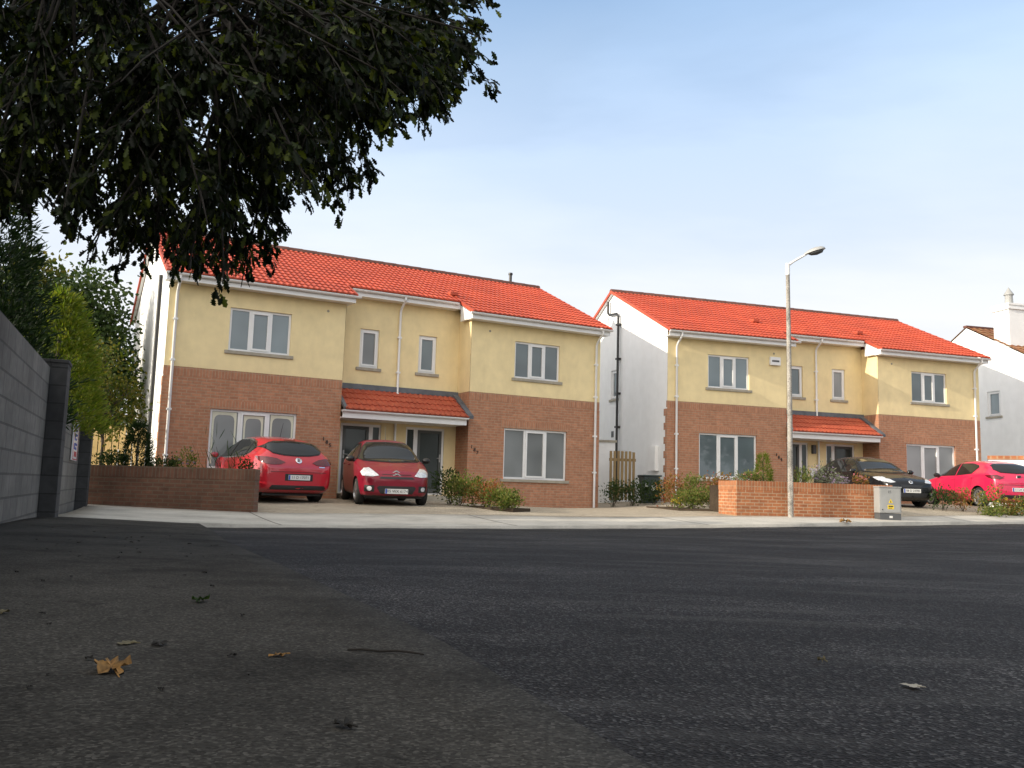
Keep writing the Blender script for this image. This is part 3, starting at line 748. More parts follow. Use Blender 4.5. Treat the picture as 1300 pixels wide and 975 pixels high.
# ---- third house, far right
H3 = thing('house', 'white rendered house with brown mossy roof and white chimney at the far right edge', 'house', (18.15, 43.7, .1), rot_of(T3))
H3.location = Vector((19.8, 38.0, .1)) + Vector((math.cos(T3), -math.sin(T3), 0)) * 4.5
rz3, ry3, sl3, w3, d3 = 7.95, 4.5, .52, 10.0, 9.0
m = MB(); panel(m, 'y', 0, 0, w3, -1, 5.6, [(1.2, 3, 3.6, 4.7), (1.2, 3, .9, 2.2), (6, 7.8, 3.6, 4.7)]); panel(m, 'x', 0, 0, d3, -1, 5.55, [(2.75, 3.45, 3.95, 5.0)])
panel(m, 'x', w3, 0, d3, -1, 5.55); panel(m, 'y', d3, 0, w3, -1, 5.6)
for xg in (0, w3): m.face([(xg, 0, 5.55), (xg, d3, 5.55), (xg, d3, rz3 - sl3 * ry3 - .03), (xg, ry3, rz3 - .04), (xg, 0, rz3 - sl3 * ry3 - .03)])
m.build('white_wall', 'white_render', H3)
m = MB(); tiled_slope(m, -.06, w3 + .06, ry3, rz3, -.35, sl3, .3, .36, .03)
m.face([(-.06, ry3, rz3), (w3 + .06, ry3, rz3), (w3 + .06, d3 + .3, rz3 - sl3 * (d3 + .3 - ry3)), (-.06, d3 + .3, rz3 - sl3 * (d3 + .3 - ry3))])
R3 = m.build('roof', 'oldtile', H3)
m = MB(); m.box(-.08, w3 + .08, ry3 - .1, ry3 + .1, rz3 - .02, rz3 + .07); m.build('ridge_tiles', 'ridge', R3)
m = MB(); cx, cy = .62, 2.75
m.box(cx - .42, cx + .42, cy - .42, cy + .42, 6.2, 8.38); m.box(cx - .49, cx + .49, cy - .49, cy + .49, 8.38, 8.46); m.box(cx - .44, cx + .44, cy - .44, cy + .44, 8.46, 8.55); m.box(cx - .49, cx + .49, cy - .49, cy + .49, 8.55, 8.63)
ch = m.build('chimney', 'white_render', R3)
m = MB(); m.lathe([(.0, 8.63), (.17, 8.63), (.15, 9.05), (.2, 9.07), (.2, 9.1), (.0, 9.42)], 14, 'z', (cx, cy, 0)); m.build('chimney_pot', 'cab', R3, smooth=False)
m = MB(); m.box(cx - .5, cx + .5, cy - .52, cy - .43, 6.45, 6.75); m.build('lead_flashing', 'lead', R3)
mt = Matrix(((0, 1, 0, 0), (1, 0, 0, 0), (0, 0, 1, 0), (0, 0, 0, 1)))
window(H3, 2.75, 3.45, 3.95, 5.0, 0, 1, 0, mtx=mt)
for (a, c, e, g) in ((1.2, 3, 3.6, 4.7), (1.2, 3, .9, 2.2), (6, 7.8, 3.6, 4.7)): window(H3, a, c, e, g, 0)
m = MB(); gutter(m, -.08, w3 + .08, -.36, rz3 - sl3 * (ry3 + .35) - .04); m.box(-.06, w3 + .06, -.30, -.28, 5.3, 5.5); m.build('gutter', 'upvc', H3)

# ------------------------------------------------------------------ walls, piers and fences
def frame2(p, q):
    p, q = Vector((*p, 0)), Vector((*q, 0)); d = (q - p); L = d.length; d.normalize()
    return p, d, Vector((-d.y, d.x, 0)), L
def planter(name, label, p, q, ztop, zbot, ret0=0, ret1=0, th=.22, mm=('wallbrick', 'coping')):
    """brick wall with an on-edge brick coping; front face on the p-q line, optional returns going back"""
    o, d, n, L = frame2(p, q)
    T = thing(name, label, 'garden wall', (p[0], p[1], 0), math.atan2(d.y, d.x))
    m = MB(); zc = ztop - .215
    m.box(0, L, 0, th, zbot, zc)
    if ret0: m.box(0, th, th, ret0, zbot, zc)
    if ret1: m.box(L - th, L, th, ret1, zbot, zc)
    m.build('brickwork', mm[0], T)
    m = MB(); e = .004
    m.box(-e, L + e, -e, th + e, zc, ztop)
    if ret0: m.box(-e, th + e, th + e, ret0 + e, zc, ztop)
    if ret1: m.box(L - th - e, L + e, th + e, ret1 + e, zc, ztop)
    m.build('coping', mm[1], T, bevel=.006)
    return T
PL = planter('planter_wall', 'shaded brick planter wall at the left between block wall and red hatchback', (-8.35, 17.42), (-4.86, 17.0), .69, -.35, 0, 0, mm=('shadebrick', 'shadecoping'))
PR = planter('planter_wall', 'sunlit orange brick planter wall behind the lamp post with flowers along its top', (5.25, 20.5), (9.21, 21.34), .80, -.35, .95, 2.2)
def bed(name, pts, z, m='soil'):
    mb = MB(); mb.face([(x, y, z) for x, y in pts]); 
    for k in range(len(pts)):
        a, c = pts[k], pts[(k + 1) % len(pts)]; mb.face([(a[0], a[1], z), (c[0], c[1], z), (c[0], c[1], z - .9), (a[0], a[1], z - .9)])
    o = mb.build(name, m); tag(o, kind='structure'); return o
bed('garden_bed', [(-8.3, 17.66), (-5.06, 17.26), (-5.9, 19.4), (-8.1, 20.9)], .58)
bed('garden_bed', [(5.42, 20.82), (8.75, 22.02), (8.1, 23.8), (5.1, 22.6)], .70)

# block boundary wall: (start, end, top height) stepping down with the slope, piers between
def block_run(label, p, q, zt, zb):
    o, d, n, L = frame2(p, q)
    T = thing('block_wall', label, 'boundary wall', (p[0], p[1], 0), math.atan2(d.y, d.x))
    m = MB(); m.box(0, L, 0, .215, zb, zt); m.build('blockwork', 'block', T, bevel=.006)
    return T
def pier(label, p, d, zt, zb, w=.44):
    T = thing('block_pier', label, 'wall pier', (p[0], p[1], 0), math.atan2(d.y, d.x))
    m = MB(); m.box(-w / 2, w / 2, -.20, .30, zb, zt); m.build('blockwork', 'pier', T, bevel=.008)
    m = MB(); m.box(-w / 2 - .01, w / 2 + .01, -.21, .31, zt, zt + .045); m.build('cap', 'pier', T, bevel=.01)
    return T
WD = Vector((-6.0 + 4.44, 11.5 - 7.65)); WD.normalize()
def wpt(s): return (-4.44 + WD.x * s, 7.65 + WD.y * s)   # along the boundary wall from the point beside x=-4.44
wl = Vector((WD.x, WD.y))
block_run('long grey concrete block boundary wall running along the left edge of the dark pavement', wpt(-12.5), wpt(3.6), 1.80, -.5)
pier('nearest tall dark block pier, at the end of the long boundary wall', wpt(3.82), wl, 1.86, -.5)
block_run('lower short grey block wall section carrying the blue and white sign', wpt(4.04), wpt(9.53), 1.43, -.5)
pier('far dark block pier at the corner between sign wall and brick planter', wpt(9.75), wl, 1.72, -.5)

# sign on the low wall (faces the pavement)
S_ = thing('wall_sign', 'white sign with blue and red lettering fixed to the low block wall', 'sign', (0, 0, 0))
c = Vector((*wpt(8.15), 1.06)); nrm = Vector((WD.y, -WD.x, 0)); S_.location = c + nrm * .025; S_.scale = (1.45, 1, 1.1)
S_.rotation_euler = (0, 0, math.atan2(WD.y, WD.x))     # local +X runs away along the wall, -Y faces the pavement
m = MB(); m.box(-.36, .36, -.012, .012, -.31, .31); m.build('panel', 'upvc', S_, bevel=.006)
m = MB()
for a, b_, c_, d_ in ((-.335, .335, .285, .297), (-.335, .335, -.297, -.285), (-.335, -.323, -.297, .297), (.323, .335, -.297, .297)): m.box(a, b_, -.016, -.0125, c_, d_)
m.build('border', 'sign_red', S_)
for z, w_ in ((.19, .22), (.05, .18), (-.09, .2)):
    m = MB(); m.box(-w_ - .02, -w_ + .10, -.016, -.0125, z - .05, z + .05); m.box(-w_ + .14, w_, -.016, -.0125, z + .015, z + .05); m.box(-w_ + .14, w_ - .08, -.016, -.0125, z - .05, z - .015)
    m.build('lettering', 'sign_blue', S_)
m = MB(); m.box(-.16, -.02, -.016, -.0125, -.25, -.17); m.box(.03, .18, -.016, -.0125, -.25, -.17); m.build('lettering', 'sign_red', S_)

# timber fence behind the left planter
def board_fence(name, label, cat, p, q, zb, zt, bw, gap, mm, rails, post=None, round_top=True):
    o, d, n, L = frame2(p, q)
    T = thing(name, label, cat, (p[0], p[1], 0), math.atan2(d.y, d.x))
    x = 0; k = 0; rnd = random.Random(5)
    while x + bw <= L + 1e-3:
        m = MB(); h = zt + rnd.uniform(-.015, .015)
        if round_top:
            pr = [(x, zb), (x + bw, zb), (x + bw, h - .05), (x + bw * .8, h - .012), (x + bw * .5, h), (x + bw * .2, h - .012), (x, h - .05)]
        else: pr = [(x, zb), (x + bw, zb), (x + bw, h), (x, h)]
        m.face([(a, 0, z) for a, z in pr]); m.face([(a, .02, z) for a, z in pr])
        for i in range(len(pr)):
            a, c = pr[i], pr[(i + 1) % len(pr)]; m.face([(a[0], 0, a[1]), (c[0], 0, c[1]), (c[0], .02, c[1]), (a[0], .02, a[1])])
        m.build('board', mm, T); x += bw + gap
    for z in rails:
        m = MB(); m.box(0, L, .022, .07, z - .045, z + .045); m.build('rail', mm, T)
    if post:
        for px in post:
            m = MB(); m.box(px - .06, px + .06, .075, .19, zb - .3, zt + .02); m.build('post', 'cabdark', T)
    return T
board_fence('timber_fence', 'pale new timber board fence with rounded tops behind the left planter', 'fence', (-10.55, 22.3), (-8.78, 22.75), .05, 1.75, .14, .022, 'fence', (.5, 1.4), (-.1, 1.75))
board_fence('side_gate', 'weathered wooden slat gate between the two pairs of houses', 'gate', (3.22, 28.55), (4.10, 28.75), .2, 1.77, .085, .045, 'gate', (.55, 1.5), round_top=False)
T = thing('garden_wall', 'grey rendered garden wall between the two pairs of houses beside the wooden gate', 'garden wall', (0, 0, 0))
m = MB(); m.box(2.55, 3.55, 29.9, 30.1, -.2, 2.12); m.build('render', 'white_render', T)
m = MB(); m.box(2.5, 3.6, 29.86, 30.14, 2.12, 2.2); m.build('coping', 'sill', T, bevel=.01)
T = thing('garden_wall', 'white rendered garden wall with orange brick coping behind the pinkish red car', 'garden wall', (0, 0, 0))
mt = Matrix.Translation((17.15, 31.7, 0)) @ Matrix.Rotation(math.radians(-30), 4, 'Z')
m = MB(); m.box(0, 9, 0, .2, -.2, 2.0, mt); m.build('render', 'white_render', T)
m = MB(); m.box(-.03, 9, -.04, .24, 2.0, 2.14, mt); m.build('coping', 'coping', T, bevel=.01)

# wheelie bin
B = thing('wheelie_bin', 'dark green wheelie bin with white stickers beside the wooden gate', 'bin', (4.42, 28.0, .03), T2 - PI / 2 + PI / 2 - T2 + .15)
m = MB(); 
Q0 = [(-.20, -.22, .08), (.20, -.22, .08), (.20, .24, .08), (-.20, .24, .08)]; Q1 = [(-.27, -.31, .93), (.27, -.31, .93), (.27, .31, .93), (-.27, .31, .93)]
m.face(Q0[::-1]); m.face(Q1)
for k in range(4): m.face([Q0[k], Q0[(k + 1) % 4], Q1[(k + 1) % 4], Q1[k]])
m.build('body', 'bin', B, bevel=.03)
m = MB(); m.box(-.30, .30, -.35, .33, .935, .99); m.box(-.26, .26, .33, .42, .90, .95); m.build('lid', 'bin', B, bevel=.02)
for x in (-.22, .22):
    m = MB(); m.lathe([(0, -.03), (.1, -.03), (.1, .03), (0, .03)], 16, 'x', (x, .27, .10)); m.build('wheel', 'black', B)
m = MB(); m.box(-.22, -.14, -.318, -.305, .62, .72); m.build('sticker', 'plate', B)
m = MB(); m.box(-.02, .16, -.318, -.30, .50, .70); m.build('sticker', 'plate', B)

# street lamp
LX, LY = 6.5, 20.52; LZ = pz(LX, LY)
L_ = thing('street_lamp', 'tall mottled grey street lamp post in front of the orange planter wall', 'street lamp', (LX, LY, LZ), -.1)
m = MB(); m.tube([(0, 0, -.2), (0, 0, 1.2), (.0, 0, 3), (-.02, 0, 5.75)], [.066, .063, .056, .046], 16, cap=True); m.build('post', 'mottle', L_, smooth=True)
m = MB(); m.box(-.035, .035, -.074, -.058, .45, .95); m.build('access_door', 'mottle', L_, bevel=.004)
m = MB(); m.tube([(-.02, 0, 5.70), (-.02, 0, 5.98)], [.054, .05], 14); m.tube([(-.02, 0, 5.93), (.1, -.01, 6.02), (.42, -.03, 6.21)], [.035, .028, .026], 10); m.build('bracket', 'upvc', L_, smooth=True)
hm = Matrix.Translation((.40, -.03, 6.205)) @ Matrix.Rotation(math.radians(-17), 4, 'Y')
m = MB(); V = []
secs = [(-.04, .03, .03, .02), (.03, .07, .055, .03), (.12, .115, .085, .045), (.25, .135, .10, .05), (.38, .115, .085, .05), (.45, .06, .05, .04), (.47, .02, .02, .02)]
n = 14
for (x, w, hu, hd) in secs:
    for j in range(n):
        a = 2 * PI * j / n; z = math.sin(a); V.append(tuple(hm @ Vector((x, w * math.cos(a), z * (hu if z > 0 else hd * .35)))))
m.v = V
for q in range(len(secs) - 1):
    for j in range(n): m.f.append((q * n + j, q * n + (j + 1) % n, (q + 1) * n + (j + 1) % n, (q + 1) * n + j)); m.mi.append(0)
m.f += [tuple(range(n)), tuple(range((len(secs) - 1) * n, len(secs) * n))]; m.mi += [0, 0]
lh = m.build('lamp_head', 'steel', L_, smooth=True)
m = MB(); V = []
secs = [(.06, .04, .01), (.12, .095, .05), (.25, .115, .075), (.38, .09, .055), (.42, .04, .01)]
for (x, w, h) in secs:
    for j in range(n):
        a = PI + PI * j / (n - 1); V.append(tuple(hm @ Vector((x, w * math.cos(a), h * math.sin(a) - .016))))
m.v = V
for q in range(len(secs) - 1):
    for j in range(n - 1): m.f.append((q * n + j, q * n + j + 1, (q + 1) * n + j + 1, (q + 1) * n + j)); m.mi.append(0)
m.build('lamp_lens', 'cabdark', lh, smooth=True)

# utility cabinet
CXx, CYy = 9.0, 20.98; CZ = pz(CXx, CYy)
U_ = thing('utility_cabinet', 'grey steel utility cabinet with yellow warning triangle at the end of the orange planter wall', 'cabinet', (CXx, CYy, CZ), math.radians(4))
m = MB(); m.box(-.26, .26, 0, .34, -.1, .155); m.build('plinth', 'cabdark', U_, bevel=.006)
m = MB(); m.box(-.265, .265, -.006, .345, .165, .755); bd = m.build('body', 'cab', U_, bevel=.008)
m = MB(); m.box(-.28, .28, -.02, .36, .757, .785); m.build('lid', 'cab', U_, bevel=.008)
m = MB(); m.box(-.235, .235, -.014, -.007, .19, .735); dr = m.build('door', 'cab', U_, bevel=.003)
m = MB(); m.lathe([(0, -.02), (.014, -.02), (.014, -.014)], 10, 'y', (-.20, 0, .24)); m.build('lock', 'black', dr)
m = MB(); m.face([(-.055, -.0165, .40), (.055, -.0165, .40), (0, -.0165, .50)]); m.build('warning_triangle', 'sign_yellow', dr)
m = MB(); m.face([(-.035, -.018, .408), (.035, -.018, .408), (0, -.018, .476)]); m.face([(-.012, -.0195, .412), (.012, -.0195, .425), (-.004, -.0195, .455)]); 
o = m.build('warning_symbol', 'black', dr); o.scale = (.35, 1, .8); o.location = (0, -.001, .085)
m = MB(); m.box(-.075, .075, -.0165, -.0145, .255, .355); wp = m.build('warning_label', 'sign_yellow', dr)
m = MB(); m.box(-.055, .055, -.019, -.017, .31, .335); m.box(-.055, .03, -.019, -.017, .275, .29); m.build('lettering', 'black', wp)
text_mesh('lettering', 'ES', .085, 'cabdark', dr, (-.02, -.0165, .655), (PI / 2, 0, 0))
m = MB(); m.box(-.03, .05, -.004, -.001, .05, .10); m.build('plinth_label', 'plate', U_)

# ------------------------------------------------------------------ foliage
def unit(n):
    v = rng.normal(size=(n, 3)); return v / np.linalg.norm(v, axis=1)[:, None]
def leaves(centers, length, width, dirs, tmpl, jitter=.25, droop=0):
    """one leaf (a template of n points, folded along its rib) per center"""
    n = len(centers); T = np.asarray(tmpl, float)          # (k,3) x across, y along, z fold
    d = dirs / np.linalg.norm(dirs, axis=1)[:, None]
    r = unit(n); a = np.cross(d, r); a /= np.linalg.norm(a, axis=1)[:, None]; b = np.cross(d, a)
    Ls = length * (1 + jitter * rng.uniform(-1, 1, n)); Ws = width * (1 + jitter * rng.uniform(-1, 1, n))
    V = centers[:, None, :] + a[:, None, :] * (T[None, :, 0:1] * Ws[:, None, None]) + d[:, None, :] * (T[None, :, 1:2] * Ls[:, None, None]) + b[:, None, :] * (T[None, :, 2:3] * Ws[:, None, None])
    if droop: V[:, :, 2] -= droop * (T[None, :, 1] ** 2) * Ls[:, None]
    return V
OAKH = [(0, 0, 0), (.13, .16, .06), (.10, .27, .05), (.30, .40, .13), (.17, .50, .08), (.36, .64, .15), (.18, .74, .08), (.25, .86, .1), (0, 1, 0)]
OAKT = [p for p in OAKH] + [(-x, y, z) for x, y, z in OAKH[1:-1]]
OAKF = np.array([[0, 1, 2, 3, 4, 5, 6, 7, 8], [0, 8, 15, 14, 13, 12, 11, 10, 9]])
LEAFT = [(0, 0, 0), (.5, .35, .12), (.38, .72, .1), (0, 1, 0), (-.38, .72, .1), (-.5, .35, .12)]
LEAFF = np.array([[0, 1, 2, 3], [0, 3, 4, 5]])
def leaf_obj(name, V, F, m, parent=None):
    n, k, _ = V.shape
    Fa = (F[None] + (np.arange(n) * k)[:, None, None]).reshape(-1, F.shape[1])
    return link(name, np_mesh(name, V.reshape(-1, 3), Fa), m, parent)

def blob_points(n, ells, shell=.55):
    """points in a union of ellipsoids (cx,cy,cz,rx,ry,rz), denser towards the surface"""
    w = np.array([e[3] * e[4] * e[5] for e in ells]) ** .67; w /= w.sum(); idx = rng.choice(len(ells), n, p=w)
    E = np.array(ells)[idx]; u = unit(n); r = shell + (1 - shell) * rng.uniform(0, 1, n) ** .6
    r = r * (1 + .12 * rng.normal(size=n))
    return E[:, :3] + u * E[:, 3:] * r[:, None], u
def clumps(n, ells, per, spread, shell=.5):
    c, u = blob_points(n, ells, shell)
    P = np.repeat(c, per, 0) + rng.normal(size=(n * per, 3)) * spread
    Un = np.repeat(u, per, 0)
    return P, Un
def limbs(parent, base, h, tips, r0, lean=(0, 0), m='bark', name='trunk'):
    mb = MB(); b = Vector(base); top = b + Vector((lean[0], lean[1], h))
    mb.tube([b - Vector((0, 0, .4)), b + Vector((0, 0, .3)), b.lerp(top, .5) + Vector((.05 * h * .3, 0, 0)), top], [r0 * 1.25, r0, r0 * .8, r0 * .55], 10)
    for t in tips:
        t = Vector(t); s = b.lerp(top, random.uniform(.55, 1)); mid = s.lerp(t, .5) + Vector((random.uniform(-.2, .2), random.uniform(-.2, .2), random.uniform(.0, .35)))
        mb.tube([s, mid, t], [r0 * .42, r0 * .25, r0 * .06], 6)
    return mb.build(name, m, parent, smooth=True)
def broad_tree(label, base, h, r0, ells, n, per, leaf, m='dark_leaf', spread=.22, group=None, name='broadleaf_tree'):
    T = thing(name, label, 'tree', base, 0, group)
    P, u = clumps(n, ells, per, spread)
    d = u * .6 + unit(len(P)) * .8 + np.array([0, 0, -.35])
    leaf_obj('crown', leaves(P, leaf, leaf * .62, d, LEAFT), LEAFF, m, T)
    limbs(T, (0, 0, 0), h, [e[:3] for e in ells] + [tuple(p) for p in P[:: max(1, len(P) // 14)]], r0)
    return T
def conifer(label, base, h, r, n, m='conifer', leaf=.16, name='conifer_tree', group=None, zb=.0, power=.8, per=9):
    T = thing(name, label, 'tree', base, 0, group)
    z = zb + (h - zb) * rng.uniform(0, 1, n) ** 1.15; rad = r * (1 - (z - zb) / (h - zb)) ** power * (.65 + .35 * rng.uniform(0, 1, n)) * (1 + .13 * rng.normal(size=n)) + .03
    a = rng.uniform(0, 2 * PI, n); C = np.c_[rad * np.cos(a), rad * np.sin(a), z]
    out = np.c_[np.cos(a), np.sin(a), .9 + .3 * rng.normal(size=n)]
    P = np.repeat(C, per, 0); O = np.repeat(out, per, 0) + .55 * rng.normal(size=(n * per, 3)); P = P + O * rng.uniform(0, leaf * .8, n * per)[:, None]
    leaf_obj('crown', leaves(P, leaf, leaf * .2, O, LEAFT), LEAFF, m, T)
    mb = MB(); mb.tube([(0, 0, -.4), (0, 0, h * .5), (0, 0, h * .93)], [max(.02, r * .11), max(.015, r * .08), .01], 8); mb.build('trunk', 'bark', T)
    return T
def shrub(label, base, r, h, n, m='shrub', leaf=.05, name='shrub', flowers=None, group=None, stems=6, cat='shrub', narrow=.55, spiky=0):
    T = thing(name, label, cat, base, 0, group)
    ells = [(random.uniform(-.35, .35) * r, random.uniform(-.35, .35) * r, h * random.uniform(.45, .62), r * random.uniform(.5, .8), r * random.uniform(.5, .8), h * random.uniform(.3, .5)) for _ in range(5)]
    P, u = clumps(max(8, n // 7), ells, 7, leaf * .9, .4)
    P[:, 2] = np.maximum(P[:, 2], .02)
    d = u * .7 + unit(len(P)) * .6 + np.array([0, 0, .5 if not spiky else 1.6])
    leaf_obj('foliage', leaves(P, leaf, leaf * narrow, d, LEAFT), LEAFF, m, T)
    mb = MB()
    for k in range(stems):
        t = P[rng.integers(len(P))]; mb.tube([(random.uniform(-.05, .05), random.uniform(-.05, .05), -.1), (t[0] * .4, t[1] * .4, t[2] * .5), tuple(t)], [.008, .006, .003], 5)
    mb.build('stems', 'bark', T)
    if flowers:
        fm, fn, fs = flowers
        F, u2 = blob_points(fn, ells, .85); F[:, 2] = np.maximum(F[:, 2], h * .4)
        k = 5; Fp = np.repeat(F, k, 0); dd = unit(len(Fp)) + np.array([0, 0, .6])
        fo = leaf_obj('flowers', leaves(Fp, fs, fs * .7, dd, LEAFT), LEAFF, fm, T); fo['kind'] = 'stuff'
    return T

